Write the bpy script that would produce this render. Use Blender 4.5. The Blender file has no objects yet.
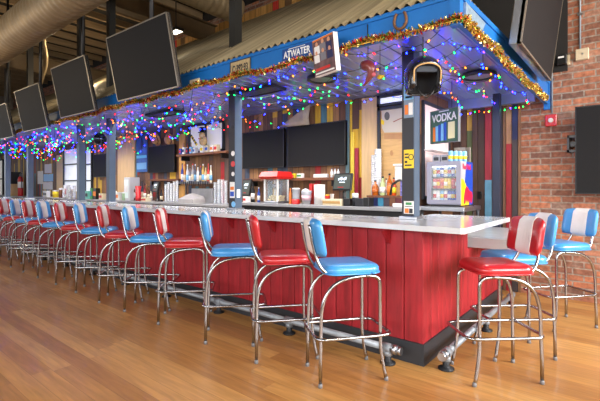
import bpy, math, random
from mathutils import Vector, Matrix
random.seed(7)
PI = math.pi
scn = bpy.context.scene
COL = scn.collection

# ------------------------------------------------------------------ camera
CAM_H = 1.35
F = 408.0                     # focal length in pixels of the 600 px frame
HZ = 187.0                    # horizon row
RX, RY = 0.7735, 0.6338       # camera right in world X, Y
FX, FY = -0.6338, 0.7735      # camera forward
cam = bpy.data.cameras.new('camera'); cam.sensor_width = 36.0
cam.lens = F / 600 * 36; cam.shift_y = (HZ - 200.5) / 600.0
cam.clip_end = 100
co = bpy.data.objects.new('camera', cam); COL.objects.link(co)
co.location = (0, 0, CAM_H)
co.rotation_euler = (PI / 2, 0, math.atan2(-FX, FY))
scn.camera = co

def ray(px):
    a = (px - 300) / F
    return a * RX + FX, a * RY + FY
def atY(px, py, Y):           # point of the plane y = Y seen at a pixel
    dx, dy = ray(px); d = Y / dy
    return Vector((dx * d, Y, CAM_H + (HZ - py) / F * d))
def atX(px, py, X):
    dx, dy = ray(px); d = X / dx
    return Vector((X, dy * d, CAM_H + (HZ - py) / F * d))
def atZ(px, py, Z):
    d = (CAM_H - Z) * F / (py - HZ); dx, dy = ray(px)
    return Vector((dx * d, dy * d, Z))
def depY(px, Y): return Y / ray(px)[1]

# ------------------------------------------------------------------ materials
def lin(c):
    out = []
    for v in c[:3]:
        v = v / 255.0
        out.append(v / 12.92 if v <= 0.04045 else ((v + 0.055) / 1.055) ** 2.4)
    return (*out, 1.0)
MATS = {}
def mat(name, rgb, rough=0.5, metal=0.0, var=0.0, vscale=8.0, emit=None, estr=0.0, spec=0.5, coat=0.0, trans=0.0, alpha=1.0, bump=0.0, stretch=(1, 1, 1)):
    if name in MATS: return MATS[name]
    m = bpy.data.materials.new(name); m.use_nodes = True
    nt = m.node_tree; b = nt.nodes['Principled BSDF']
    b.inputs['Base Color'].default_value = lin(rgb)
    b.inputs['Roughness'].default_value = rough
    b.inputs['Metallic'].default_value = metal
    b.inputs['Specular IOR Level'].default_value = spec
    b.inputs['Coat Weight'].default_value = coat
    b.inputs['Coat Roughness'].default_value = 0.08
    b.inputs['Transmission Weight'].default_value = trans
    b.inputs['Alpha'].default_value = alpha
    if emit is not None:
        b.inputs['Emission Color'].default_value = lin(emit)
        b.inputs['Emission Strength'].default_value = estr
    if var > 0 or bump > 0:
        tc = nt.nodes.new('ShaderNodeTexCoord'); mp = nt.nodes.new('ShaderNodeMapping')
        mp.inputs['Scale'].default_value = stretch
        nz = nt.nodes.new('ShaderNodeTexNoise'); nz.inputs['Scale'].default_value = vscale
        nz.inputs['Detail'].default_value = 5
        nt.links.new(tc.outputs['Object'], mp.inputs['Vector']); nt.links.new(mp.outputs['Vector'], nz.inputs['Vector'])
        if var > 0:
            mr = nt.nodes.new('ShaderNodeMapRange')
            mr.inputs['From Min'].default_value = 0.3; mr.inputs['From Max'].default_value = 0.7
            mr.inputs['To Min'].default_value = 1 - var; mr.inputs['To Max'].default_value = 1 + var
            mx = nt.nodes.new('ShaderNodeMix'); mx.data_type = 'RGBA'; mx.blend_type = 'MULTIPLY'
            mx.inputs[0].default_value = 1.0; mx.inputs[6].default_value = lin(rgb)
            nt.links.new(nz.outputs['Fac'], mr.inputs['Value']); nt.links.new(mr.outputs['Result'], mx.inputs[7])
            nt.links.new(mx.outputs[2], b.inputs['Base Color'])
        if bump > 0:
            bp = nt.nodes.new('ShaderNodeBump'); bp.inputs['Strength'].default_value = bump; bp.inputs['Distance'].default_value = 0.01
            nt.links.new(nz.outputs['Fac'], bp.inputs['Height']); nt.links.new(bp.outputs['Normal'], b.inputs['Normal'])
    MATS[name] = m
    return m

def N(nt, t, **kw):
    n = nt.nodes.new(t)
    for k, v in kw.items(): setattr(n, k, v)
    return n
def math_node(nt, op, a, b=None, c=None):
    n = N(nt, 'ShaderNodeMath', operation=op)
    for i, v in enumerate((a, b, c)):
        if v is None: continue
        if isinstance(v, (int, float)): n.inputs[i].default_value = v
        else: nt.links.new(v, n.inputs[i])
    return n.outputs[0]

def board_mat(name, along, across, width, length, palette, rough=0.5, grain=0.25, gap=0.04, gapdark=0.35, spec=0.5, gapw=0.02, bump=0.15, coat=0.0):
    """boards laid along one axis: every board takes its own colour from a palette [(position, rgb)...]"""
    m = bpy.data.materials.new(name); m.use_nodes = True
    nt = m.node_tree; L = nt.links; b = nt.nodes['Principled BSDF']
    tc = N(nt, 'ShaderNodeTexCoord'); sp = N(nt, 'ShaderNodeSeparateXYZ'); L.new(tc.outputs['Object'], sp.inputs[0])
    ax = {'x': 0, 'y': 1, 'z': 2}
    u = sp.outputs[ax[along]]; v = sp.outputs[ax[across]]
    row = math_node(nt, 'FLOOR', math_node(nt, 'DIVIDE', v, width))
    wn = N(nt, 'ShaderNodeTexWhiteNoise', noise_dimensions='1D'); L.new(row, wn.inputs['W'])
    us = math_node(nt, 'ADD', math_node(nt, 'DIVIDE', u, length), math_node(nt, 'MULTIPLY', wn.outputs['Value'], 7.3))
    col = math_node(nt, 'FLOOR', us)
    cv = N(nt, 'ShaderNodeCombineXYZ'); L.new(row, cv.inputs[0]); L.new(col, cv.inputs[1])
    w2 = N(nt, 'ShaderNodeTexWhiteNoise', noise_dimensions='2D'); L.new(cv.outputs[0], w2.inputs['Vector'])
    cr = N(nt, 'ShaderNodeValToRGB'); cr.color_ramp.interpolation = 'CONSTANT'
    els = cr.color_ramp.elements
    while len(els) > 1: els.remove(els[-1])
    els[0].position = palette[0][0]; els[0].color = lin(palette[0][1])
    for p, c in palette[1:]:
        e = els.new(p); e.color = lin(c)
    L.new(w2.outputs['Value'], cr.inputs['Fac'])
    mp = N(nt, 'ShaderNodeMapping'); sc = [14, 14, 14]; sc[ax[along]] = 1.2
    mp.inputs['Scale'].default_value = sc; L.new(tc.outputs['Object'], mp.inputs['Vector'])
    off = N(nt, 'ShaderNodeVectorMath', operation='ADD'); L.new(mp.outputs[0], off.inputs[0]); L.new(w2.outputs['Color'], off.inputs[1])
    nz = N(nt, 'ShaderNodeTexNoise'); nz.inputs['Scale'].default_value = 2.2; nz.inputs['Detail'].default_value = 6; nz.inputs['Distortion'].default_value = 0.6
    L.new(off.outputs[0], nz.inputs['Vector'])
    g = N(nt, 'ShaderNodeMapRange'); g.inputs['From Min'].default_value = .3; g.inputs['From Max'].default_value = .7
    g.inputs['To Min'].default_value = 1 - grain; g.inputs['To Max'].default_value = 1 + grain * .6
    L.new(nz.outputs['Fac'], g.inputs['Value'])
    fr = math_node(nt, 'FRACT', math_node(nt, 'DIVIDE', v, width))
    e1 = math_node(nt, 'MINIMUM', fr, math_node(nt, 'SUBTRACT', 1.0, fr))
    k1 = math_node(nt, 'LESS_THAN', e1, gap)
    fu = math_node(nt, 'FRACT', us); e2 = math_node(nt, 'LESS_THAN', fu, gapw * width / length)
    gm = math_node(nt, 'MAXIMUM', k1, e2)
    dk = math_node(nt, 'SUBTRACT', 1.0, math_node(nt, 'MULTIPLY', gm, 1 - gapdark))
    tot = math_node(nt, 'MULTIPLY', dk, g.outputs[0])
    mx = N(nt, 'ShaderNodeMix', data_type='RGBA', blend_type='MULTIPLY'); mx.inputs[0].default_value = 1
    L.new(cr.outputs['Color'], mx.inputs[6]); L.new(tot, mx.inputs[7]); L.new(mx.outputs[2], b.inputs['Base Color'])
    b.inputs['Roughness'].default_value = rough; b.inputs['Specular IOR Level'].default_value = spec
    b.inputs['Coat Weight'].default_value = coat; b.inputs['Coat Roughness'].default_value = .12
    bp = N(nt, 'ShaderNodeBump'); bp.inputs['Strength'].default_value = bump; bp.inputs['Distance'].default_value = .004
    L.new(tot, bp.inputs['Height']); L.new(bp.outputs['Normal'], b.inputs['Normal'])
    MATS[name] = m
    return m

def brick_mat(name):
    m = bpy.data.materials.new(name); m.use_nodes = True
    nt = m.node_tree; L = nt.links; b = nt.nodes['Principled BSDF']
    tc = N(nt, 'ShaderNodeTexCoord'); sp = N(nt, 'ShaderNodeSeparateXYZ'); L.new(tc.outputs['Object'], sp.inputs[0])
    cx = N(nt, 'ShaderNodeCombineXYZ')
    L.new(math_node(nt, 'ADD', sp.outputs[0], sp.outputs[1]), cx.inputs[0]); L.new(sp.outputs[2], cx.inputs[1])
    dn = N(nt, 'ShaderNodeTexNoise'); dn.inputs['Scale'].default_value = 6; L.new(cx.outputs[0], dn.inputs['Vector'])
    ds = N(nt, 'ShaderNodeVectorMath', operation='SCALE'); ds.inputs['Scale'].default_value = .018; L.new(dn.outputs['Color'], ds.inputs[0])
    ad = N(nt, 'ShaderNodeVectorMath', operation='ADD'); L.new(cx.outputs[0], ad.inputs[0]); L.new(ds.outputs[0], ad.inputs[1])
    br = N(nt, 'ShaderNodeTexBrick'); br.inputs['Scale'].default_value = 1.0
    br.inputs['Brick Width'].default_value = .225; br.inputs['Row Height'].default_value = .078
    br.inputs['Mortar Size'].default_value = .01; br.inputs['Mortar Smooth'].default_value = .4; br.inputs['Bias'].default_value = -.15
    br.inputs['Color1'].default_value = lin((184, 116, 84)); br.inputs['Color2'].default_value = lin((98, 76, 68)); br.inputs['Mortar'].default_value = lin((158, 144, 130))
    L.new(ad.outputs[0], br.inputs['Vector'])
    n1 = N(nt, 'ShaderNodeTexNoise'); n1.inputs['Scale'].default_value = 2.6; n1.inputs['Detail'].default_value = 6; L.new(cx.outputs[0], n1.inputs['Vector'])
    r1 = N(nt, 'ShaderNodeMapRange'); r1.inputs['From Min'].default_value = .52; r1.inputs['From Max'].default_value = .7; r1.inputs['To Max'].default_value = .65
    L.new(n1.outputs['Fac'], r1.inputs['Value'])
    mx = N(nt, 'ShaderNodeMix', data_type='RGBA'); L.new(r1.outputs[0], mx.inputs[0]); L.new(br.outputs['Color'], mx.inputs[6]); mx.inputs[7].default_value = lin((176, 156, 140))
    n2 = N(nt, 'ShaderNodeTexNoise'); n2.inputs['Scale'].default_value = 22; n2.inputs['Detail'].default_value = 5; L.new(cx.outputs[0], n2.inputs['Vector'])
    r2 = N(nt, 'ShaderNodeMapRange'); r2.inputs['From Min'].default_value = .3; r2.inputs['From Max'].default_value = .7; r2.inputs['To Min'].default_value = .58; r2.inputs['To Max'].default_value = 1.2
    L.new(n2.outputs['Fac'], r2.inputs['Value'])
    m2 = N(nt, 'ShaderNodeMix', data_type='RGBA', blend_type='MULTIPLY'); m2.inputs[0].default_value = 1; L.new(mx.outputs[2], m2.inputs[6]); L.new(r2.outputs[0], m2.inputs[7])
    L.new(m2.outputs[2], b.inputs['Base Color']); b.inputs['Roughness'].default_value = .85
    bp = N(nt, 'ShaderNodeBump'); bp.inputs['Strength'].default_value = .6; bp.inputs['Distance'].default_value = .01; bp.invert = True
    L.new(br.outputs['Fac'], bp.inputs['Height']); L.new(bp.outputs['Normal'], b.inputs['Normal'])
    return m

# ------------------------------------------------------------------ mesh builder
class MB:
    def __init__(s): s.v = []; s.f = []; s.m = []; s.s = []
    def add(s, vs, fs, m=0, smooth=False, M=None):
        o = len(s.v)
        for p in vs: s.v.append(tuple(M @ Vector(p)) if M is not None else tuple(p))
        for f in fs: s.f.append(tuple(i + o for i in f)); s.m.append(m); s.s.append(smooth)
        return s
    def box(s, x0, x1, y0, y1, z0, z1, m=0, M=None, bev=0.0):
        if bev <= 0:
            vs = [(x0, y0, z0), (x1, y0, z0), (x1, y1, z0), (x0, y1, z0), (x0, y0, z1), (x1, y0, z1), (x1, y1, z1), (x0, y1, z1)]
            fs = [(3, 2, 1, 0), (4, 5, 6, 7), (0, 1, 5, 4), (1, 2, 6, 5), (2, 3, 7, 6), (3, 0, 4, 7)]
            return s.add(vs, fs, m, False, M)
        b = min(bev, (x1 - x0) / 2.01, (y1 - y0) / 2.01, (z1 - z0) / 2.01)
        rings = []
        for z, i in ((z0, b), (z0 + b, 0), (z1 - b, 0), (z1, b)):
            rings.append([(x0 + b + (i and 0), y0 + i, z), (x1 - b, y0 + i, z), (x1 - i, y0 + b, z), (x1 - i, y1 - b, z), (x1 - b, y1 - i, z), (x0 + b, y1 - i, z), (x0 + i, y1 - b, z), (x0 + i, y0 + b, z)])
        return s.rings(rings, m, True, True, False, M)
    def rings(s, rings, m=0, cap0=True, cap1=True, smooth=True, M=None, closed=True):
        n = len(rings[0]); vs = [p for r in rings for p in r]; fs = []
        for k in range(len(rings) - 1):
            for i in range(n if closed else n - 1):
                j = (i + 1) % n
                fs.append((k * n + i, k * n + j, (k + 1) * n + j, (k + 1) * n + i))
        s.add(vs, fs, m, smooth, M)
        o = len(s.v) - len(vs)
        if cap0: s.f.append(tuple(o + i for i in range(n - 1, -1, -1))); s.m.append(m); s.s.append(False)
        if cap1: s.f.append(tuple(o + (len(rings) - 1) * n + i for i in range(n))); s.m.append(m); s.s.append(False)
        return s
    def tube(s, pts, r, m=0, seg=8, cap=True, radii=None):
        P = [Vector(p) for p in pts]; n = len(P); rings = []
        t0 = (P[1] - P[0]).normalized()
        up = Vector((0, 0, 1)) if abs(t0.z) < .9 else Vector((1, 0, 0))
        nx = t0.cross(up).normalized()
        for i in range(n):
            t = (P[min(i + 1, n - 1)] - P[max(i - 1, 0)]).normalized()
            nx = (nx - t * nx.dot(t)).normalized(); by = t.cross(nx)
            rr = radii[i] if radii else r
            rings.append([tuple(P[i] + (nx * math.cos(a) + by * math.sin(a)) * rr) for a in [2 * PI * k / seg for k in range(seg)]])
        return s.rings(rings, m, cap, cap, True)
    def lathe(s, prof, m=0, seg=16, M=None, c=(0, 0, 0)):
        rings = [[(c[0] + r * math.cos(2 * PI * k / seg), c[1] + r * math.sin(2 * PI * k / seg), c[2] + z) for k in range(seg)] for r, z in prof]
        return s.rings(rings, m, True, True, True, M)
    def sphere(s, c, r, m=0, seg=10, rin=6, M=None):
        r = r if isinstance(r, (tuple, list)) else (r, r, r)
        rings = []
        for k in range(rin + 1):
            a = -PI / 2 + PI * min(max(k / rin, .02), .98)
            rings.append([(c[0] + r[0] * math.cos(a) * math.cos(2 * PI * j / seg), c[1] + r[1] * math.cos(a) * math.sin(2 * PI * j / seg), c[2] + r[2] * math.sin(a)) for j in range(seg)])
        return s.rings(rings, m, True, True, True, M)
    def prism(s, poly, a, b, axis='y', m=0, M=None, smooth=False):
        """extrude a 2D outline (given in the other two axes) from a to b along an axis"""
        def P(p, t):
            return {'x': (t, p[0], p[1]), 'y': (p[0], t, p[1]), 'z': (p[0], p[1], t)}[axis]
        return s.rings([[P(p, a) for p in poly], [P(p, b) for p in poly]], m, True, True, smooth, M)
    def build(s, name, mats, parent=None, loc=None):
        me = bpy.data.meshes.new(name); me.from_pydata(s.v, [], s.f)
        for mm in (mats if isinstance(mats, (list, tuple)) else [mats]): me.materials.append(mm)
        me.polygons.foreach_set('material_index', s.m); me.polygons.foreach_set('use_smooth', s.s)
        me.update()
        import bmesh as _b
        bm = _b.new(); bm.from_mesh(me); _b.ops.recalc_face_normals(bm, faces=bm.faces); bm.to_mesh(me); bm.free()
        return link(name, me, parent, loc)
def link(name, me, parent=None, loc=None):
    o = bpy.data.objects.new(name, me); COL.objects.link(o)
    if parent is not None: o.parent = parent
    if loc is not None: o.location = loc
    return o
def thing(name, label, cat, loc=(0, 0, 0), rz=0, group=None):
    o = bpy.data.objects.new(name, None); COL.objects.link(o); o.empty_display_size = .1
    o.location = loc; o.rotation_euler = (0, 0, rz); return tag(o, label, cat, group)
def tag(o, label, cat, group=None):
    o['label'] = label; o['category'] = cat
    if group: o['group'] = group
    return o
def structure(o): o['kind'] = 'structure'; return o
def dup(root, loc=None, rz=None, label=None, group=None):
    r = root.copy(); COL.objects.link(r)
    if loc is not None: r.location = loc
    if rz is not None: r.rotation_euler = (0, 0, rz)
    if label: r['label'] = label
    if group: r['group'] = group
    for ch in list(root.children):
        c = ch.copy(); COL.objects.link(c); c.parent = r
        for g in list(ch.children):
            d = g.copy(); COL.objects.link(d); d.parent = c
    return r
def bez(p0, p1, p2, p3, n=10):
    out = []
    for i in range(n + 1):
        t = i / n; q = 1 - t
        out.append(tuple(q**3 * a + 3 * q * q * t * b + 3 * q * t * t * c + t**3 * d for a, b, c, d in zip(p0, p1, p2, p3)))
    return out
def fillet(pts, rad, n=5, closed=False):
    P = [Vector(p) for p in pts]; out = []
    idx = range(len(P))
    for i in idx:
        if not closed and (i == 0 or i == len(P) - 1): out.append(P[i]); continue
        a, b, c = P[i - 1], P[i], P[(i + 1) % len(P)]
        d1 = (a - b); d2 = (c - b); r = min(rad, d1.length * .49, d2.length * .49)
        s, e = b + d1.normalized() * r, b + d2.normalized() * r
        for k in range(n + 1):
            t = k / n; out.append(s * (1 - t)**2 + b * 2 * t * (1 - t) + e * t * t)
    if closed: out.append(out[0].copy())
    return [tuple(p) for p in out]
def text_mesh(s, size, depth=.002, bold=0):
    cu = bpy.data.curves.new('lettering', 'FONT'); cu.body = s; cu.size = size; cu.extrude = depth / 2
    cu.align_x = 'CENTER'; cu.align_y = 'CENTER'; cu.offset = .0
    if bold: cu.offset = bold
    o = bpy.data.objects.new('lettering', cu); COL.objects.link(o)
    dg = bpy.context.evaluated_depsgraph_get(); dg.update()
    me = bpy.data.meshes.new_from_object(o.evaluated_get(dg))
    bpy.data.objects.remove(o); return me
def lettering(s, size, m, parent, loc, rot=(PI / 2, 0, 0), sx=1.0, depth=.002, name='lettering', bold=0):
    me = text_mesh(s, size, depth, bold); me.materials.clear(); me.materials.append(m)
    o = link(name, me, parent, loc); o.rotation_euler = rot; o.scale = (sx, 1, 1); return o

# ------------------------------------------------------------------ shared materials
chrome = mat('chrome', (172, 173, 177), .2, 1.0)
steel = mat('brushed_steel', (176, 180, 186), .32, 1.0, var=.06, vscale=20)
galv = mat('galvanised_pipe', (142, 150, 158), .5, .3, var=.15, vscale=18)
castiron = mat('cast_iron', (38, 40, 44), .5, .4)
blk = mat('black_plastic', (16, 16, 18), .35)
screen = mat('dark_screen', (32, 32, 33), .6, spec=.1)
bezel = mat('silver_bezel', (150, 142, 128), .35, .7)
tvback = mat('tv_casing', (24, 24, 26), .5)
blueV = mat('blue_vinyl', (62, 142, 205), .3, var=.05, vscale=14, coat=.35, bump=.05)
redV = mat('red_vinyl', (176, 30, 38), .3, var=.06, vscale=14, coat=.35, bump=.05)
whiteV = mat('white_vinyl', (226, 222, 218), .38, var=.04, vscale=10, coat=.15)
rubber = mat('grey_foot_cap', (120, 120, 122), .5)
white = mat('white_paint', (232, 232, 230), .5)
cream = mat('cream_card', (214, 200, 168), .6, var=.08, vscale=30)
fasciaB = mat('blue_fascia_paint', (16, 100, 174), .42, var=.12, vscale=3.5)
fasciaL = mat('light_blue_trim', (92, 158, 206), .45, var=.08, vscale=4)
slate = mat('slate_blue_post', (78, 94, 112), .42, .2, var=.08, vscale=6)
darkp = mat('dark_post_face', (34, 34, 40), .45)
redP = mat('red_plastic', (200, 34, 32), .35, coat=.3)
yel = mat('yellow_card', (232, 200, 40), .5)
ora = mat('orange_card', (222, 120, 40), .5)
grn = mat('green_print', (60, 140, 80), .5)
blu = mat('blue_print', (40, 80, 180), .45)
navy = mat('navy_print', (28, 36, 84), .5)
sky = mat('pale_blue_print', (120, 180, 222), .5)
brownw = mat('brown_shelf_wood', (112, 70, 46), .55, var=.2, vscale=10, stretch=(1, 8, 8))
darkw = mat('dark_cabinet', (28, 27, 29), .55)
lightw = mat('light_pine', (210, 176, 128), .55, var=.12, vscale=5, stretch=(6, 6, .6))
glass = mat('clear_plastic', (225, 232, 238), .12, 0, alpha=.42, spec=.6)
frost = mat('frosted_plastic', (228, 232, 236), .3, alpha=.72)
amber = mat('amber_liquor', (190, 96, 26), .15, alpha=.9, coat=.4)
paper = mat('paper', (228, 226, 222), .7, var=.05, vscale=25)

# ------------------------------------------------------------------ setting
WB = 5.85     # brick wall
WP = 4.7      # planked back-bar wall
RX0, RX1, RY0 = -21.0, 3.6, -4.2
CEIL = 5.35
floor_m = board_mat('floor_oak_boards', 'x', 'y', .13, 1.9, [(0, (170, 122, 66)), (.2, (180, 131, 73)), (.45, (160, 111, 59)), (.65, (184, 137, 78)), (.85, (166, 117, 64))], rough=.36, grain=.24, gap=.014, gapdark=.62, bump=.03, coat=.08)
structure(MB().box(RX0, RX1, RY0, WB, -.1, 0).build('floor', floor_m))
structure(MB().box(RX0, RX1, WB, WB + .2, 0, CEIL).build('wall_back', brick_mat('old_brick')))
plaster = mat('warm_grey_plaster', (150, 140, 128), .8, var=.05)
ceil_m = mat('dark_ceiling_boards', (26, 23, 20), .8, var=.25, vscale=4, stretch=(6, .6, 1))
structure(MB().box(RX0, RX1, RY0, WB, CEIL, CEIL + .1).build('ceiling', ceil_m))
pane_out = mat('daylight_pane', (235, 242, 250), .4, emit=(225, 236, 255), estr=2.2)
dframe = mat('dark_window_frame', (52, 56, 62), .5, .3)
# walls behind and beside the viewer, with the room's tall windows
wn = 0
def wall_with_windows(name, axis, at, lo, hi, wins, zz=(.9, 3.4)):
    global wn
    b = MB(); t0, t1 = (at, at + .2) if at > 0 else (at - .2, at)
    def bx(a, c, z0, z1, t0=t0, t1=t1, mb=b):
        if axis == 'x': mb.box(t0, t1, a, c, z0, z1)
        else: mb.box(a, c, t0, t1, z0, z1)
    cur = lo
    for a, c in wins:
        bx(cur, a, 0, CEIL); bx(a, c, 0, zz[0]); bx(a, c, zz[1], CEIL); cur = c
        wn += 1
        fr = MB(); tm = (t0 + t1) / 2
        w = .07
        for (p, q, r, s) in ((a, a + w, *zz), (c - w, c, *zz), (a, c, zz[0], zz[0] + w), (a, c, zz[1] - w, zz[1]), ((a + c) / 2 - .03, (a + c) / 2 + .03, *zz), (a, c, (zz[0] + zz[1]) / 2 - .03, (zz[0] + zz[1]) / 2 + .03)):
            bx(p, q, r, s, tm - .04, tm + .04, fr)
        win = structure(fr.build('window_%d' % wn, dframe))
        pn = MB(); bx(a, c, zz[0], zz[1], tm - .01, tm + .01, pn); pn.build('pane', pane_out, win)
    bx(cur, hi, 0, CEIL)
    structure(b.build(name, plaster))
wall_with_windows('wall_front', 'y', RY0, RX0, RX1, [(-13.5, -11.2), (-10, -7.7), (-6.5, -4.2), (-3, -.7), (.6, 2.8)])
wall_with_windows('wall_right', 'x', RX1, RY0, WB, [(-2.5, -.3), (.7, 2.6), (3.3, 5.4)])
wall_with_windows('wall_left', 'x', RX0, RY0, WB, [(-2.8, -.8), (.0, 2.0)])

# planked wall behind the bar
pal = [(0, (112, 76, 50)), (.18, (90, 62, 46)), (.32, (136, 96, 60)), (.46, (160, 116, 72)), (.56, (104, 84, 72)), (.64, (214, 170, 50)), (.73, (122, 84, 56)), (.80, (160, 38, 38)), (.86, (80, 126, 140)), (.92, (62, 72, 92)), (.95, (130, 90, 58))]
plank_m = board_mat('reclaimed_boards', 'z', 'x', .105, .9, pal, rough=.6, grain=.3, gap=.05, gapdark=.45)
XE = atY(420, 100, WP).x      # right end of the planked wall
SOF = 2.53
wl = MB().box(-20.5, XE, WP, WP + .12, 0, SOF + .5)
wl.box(XE - .12, XE, WP + .12, WB, 0, SOF + .5)
structure(wl.build('wall_bar', plank_m))
# boards on the brick wall at right, each board its own colour
pb = MB(); PX = [453, 461, 467, 472.5, 478, 485, 492, 503, 506, 512, 518, 521]
pcol = [(70, 50, 42), (86, 62, 48), (84, 96, 60), (74, 54, 46), (62, 46, 40), (140, 38, 52), (50, 44, 46), (112, 82, 62), (150, 36, 46), (60, 52, 54), (120, 86, 60)]
pm = [mat('cladding_%d' % i, c, .6, var=.22, vscale=9, stretch=(8, 8, .8)) for i, c in enumerate(pcol)]
yb = mat('cladding_mustard', (176, 140, 60), .6, var=.2); tb = mat('cladding_teal', (90, 140, 168), .6, var=.15); nb = mat('cladding_navy', (34, 42, 84), .6, var=.15); tn = mat('cladding_tan', (160, 122, 92), .6, var=.2)
pm += [yb, tb, nb, tn]
for i in range(len(PX) - 1):
    xa, xb = atY(PX[i], 150, WB - .02).x, atY(PX[i + 1], 150, WB - .02).x
    dz = lambda py: atY((PX[i] + PX[i + 1]) / 2, py, WB).z
    segs = [(0, 2.75, i)]
    if i == 2: segs = [(0, dz(131), i), (dz(131), 2.75, 11)]
    if i == 5: segs = [(0, dz(180), 12), (dz(180), 2.75, i)]
    if i == 8: segs = [(0, dz(144), i), (dz(144), 2.75, 14)]
    if i == 9: segs = [(0, dz(140), i), (dz(140), 2.75, 13)]
    for z0, z1, k in segs: pb.box(xa + .003, xb - .003, WB - .03 - .006 * (i % 2), WB - .001, z0, z1, k)
structure(pb.build('wall_cladding', pm))

# ------------------------------------------------------------------ bar
XL, XC, XO = -19.0, -1.232, -.89          # bar's far end, corner of the boards, edge of the top
YF, YO, YI = 2.967, 2.823, 3.50
ZT = 1.07
redboard = mat('red_painted_boards', (154, 27, 37), .55, var=.3, vscale=3.2, stretch=(7, 7, 1.1), bump=.1)
kick = mat('black_kickboard', (44, 48, 54), .5, var=.1, vscale=6)
top_m = mat('white_solid_countertop', (200, 204, 208), .14, var=.05, vscale=7, coat=.2)
bar = thing('bar_counter', 'long red board-fronted bar counter with black kickboard, running from the left to the near corner', 'bar counter', (XC, YF, 0))
def at_bar(b, name, m): return b.build(name, m, bar, (-XC, -YF, 0))
b = MB(); x = XC
while x > XL:
    w = .163 + random.uniform(-.012, .012)
    b.box(x - w + .006, x, YF, YF + .03, .16, 1.03, 0, None, .005); x -= w
at_bar(b, 'front_panel', redboard)
b = MB(); y = YF
while y < 5.3:
    w = .15 + random.uniform(-.01, .01); zt = 1.03 if y + w < 4.12 else .76
    b.box(XC - .03, XC + .001, y + .001, y + w - .005, .16, zt, 0, None, .005); y += w
at_bar(b, 'end_panel', redboard)
at_bar(MB().box(XL, XC + .012, YF - .012, YF + .02, 0, .163).box(XC - .02, XC + .0125, YF + .02, 5.3, 0, .163), 'kickboard', kick)
at_bar(MB().box(XL, XC - .031, YF + .031, YF + .05, .02, 1.028).box(XC - .05, XC - .031, YF + .05, 4.1, .02, 1.028), 'carcass', darkw)
bx_ = XC - .36
for k in range(9):
    X = XC - .28 - k * .62
    at_bar(MB().prism([(YF - .005, 1.028), (YF - .115, 1.028), (YF - .115, 1.012), (YF - .005, .90)], X - .015, X + .015, 'x'), 'bracket', redboard)
ct = thing('countertop', 'white polished countertop wrapping the bar corner', 'countertop', (XO, YO, ZT))
c = MB()
poly = [(XL, YO), (XO - .02, YO), (XO, YO + .02), (XO, 4.15), (XO - .72, 4.15), (XO - .72, YI), (XL, YI)]
c.prism(poly, 1.03, ZT, 'z'); c.build('slab', top_m, ct, (-XO, -YO, -ZT))
lc = tag(MB().box(XC - .3, XO, 4.13, 5.35, .762, .862, 0, None, .004).build('low_counter', top_m), 'lower white counter section stepping down behind the bar end', 'counter')

# foot rails
def foot_rail(label, p, q, posts, loc):
    t = thing('foot_rail', label, 'foot rail', loc)
    L0 = Vector(loc); off = tuple(-L0)
    d = (Vector(q) - Vector(p)).normalized()
    MB().tube([p, q], .026, 0, 10).build('pipe', galv, t, off)
    MB().tube([Vector(p) - d * .015, Vector(p) + d * .03], .036, 0, 12).tube([Vector(p) - d * .05, Vector(p) - d * .015], .03, 0, 12).build('end_cap', steel, t, off)
    for s in posts:
        c = Vector(p) + d * s
        g = MB().lathe([(.058, 0), (.058, .01), (.03, .018), (.026, .03), (.026, c.z - .03)], 0, 14, None, (c.x, c.y, 0)).build('pedestal', castiron, t, off)
        MB().tube([c - d * .045, c + d * .045], .036, 0, 12).lathe([(.034, c.z - .055), (.034, c.z - .02)], 0, 12, None, (c.x, c.y, 0)).build('tee_fitting', galv, g)
foot_rail('galvanised pipe foot rail along the front of the red bar', (-1.40, 2.845, .118), (-18.9, 2.845, .118), [.06 + k * 1.0 for k in range(15)], (-1.46, 2.845, 0))
foot_rail('galvanised pipe foot rail along the end of the bar near the red stool', (-1.08, 2.98, .118), (-1.08, 5.2, .118), [.05, 1.1, 2.1], (-1.08, 3.03, 0))

# ------------------------------------------------------------------ stools
def rrect(w, d, r, n=5, cy=0):
    out = []
    for cx, sy, a0 in ((w / 2 - r, d / 2 - r, 0), (-(w / 2 - r), d / 2 - r, 90), (-(w / 2 - r), -(d / 2 - r), 180), (w / 2 - r, -(d / 2 - r), 270)):
        for k in range(n + 1):
            a = math.radians(a0 + 90 * k / n); out.append((cx + r * math.cos(a), cy + sy + r * math.sin(a)))
    return out
def pad(u0, u1, extra, ribs, nu=16, nv=10):
    """curved upholstered backrest slab between two widths, closed front and back"""
    zb, zt = .868, 1.135
    def pt(u, v, side):
        vv = v * 2 - 1
        uu = u * (1 - .10 * abs(vv)**5 + (.03 if vv < 0 else 0) * abs(vv))
        z = zb + (zt - zb) * v - .012 * (abs(u) / .19)**4 * vv
        y = -.222 - (z - .86) * .17 + .8 * u * u
        edge = max(0, 1 - (abs(u) / .192)**8)**.5 * max(0, 1 - abs(vv)**7)**.5
        th = .026 * edge + .003 + extra
        if ribs: th += .0016 * abs(math.sin((u - u0) / (u1 - u0) * PI * ribs)) * edge
        if extra and abs(vv) > .97: z += extra * (1 if vv > 0 else -1)
        return (uu, y + side * th, z)
    us = [u0 + (u1 - u0) * i / nu for i in range(nu + 1)]; vs = [j / nv for j in range(nv + 1)]
    rings = []
    for v in vs:
        rings.append([pt(u, v, 1) for u in us] + [pt(u, v, -1) for u in reversed(us)])
    return MB().rings(rings, 0, True, True, True)
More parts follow.
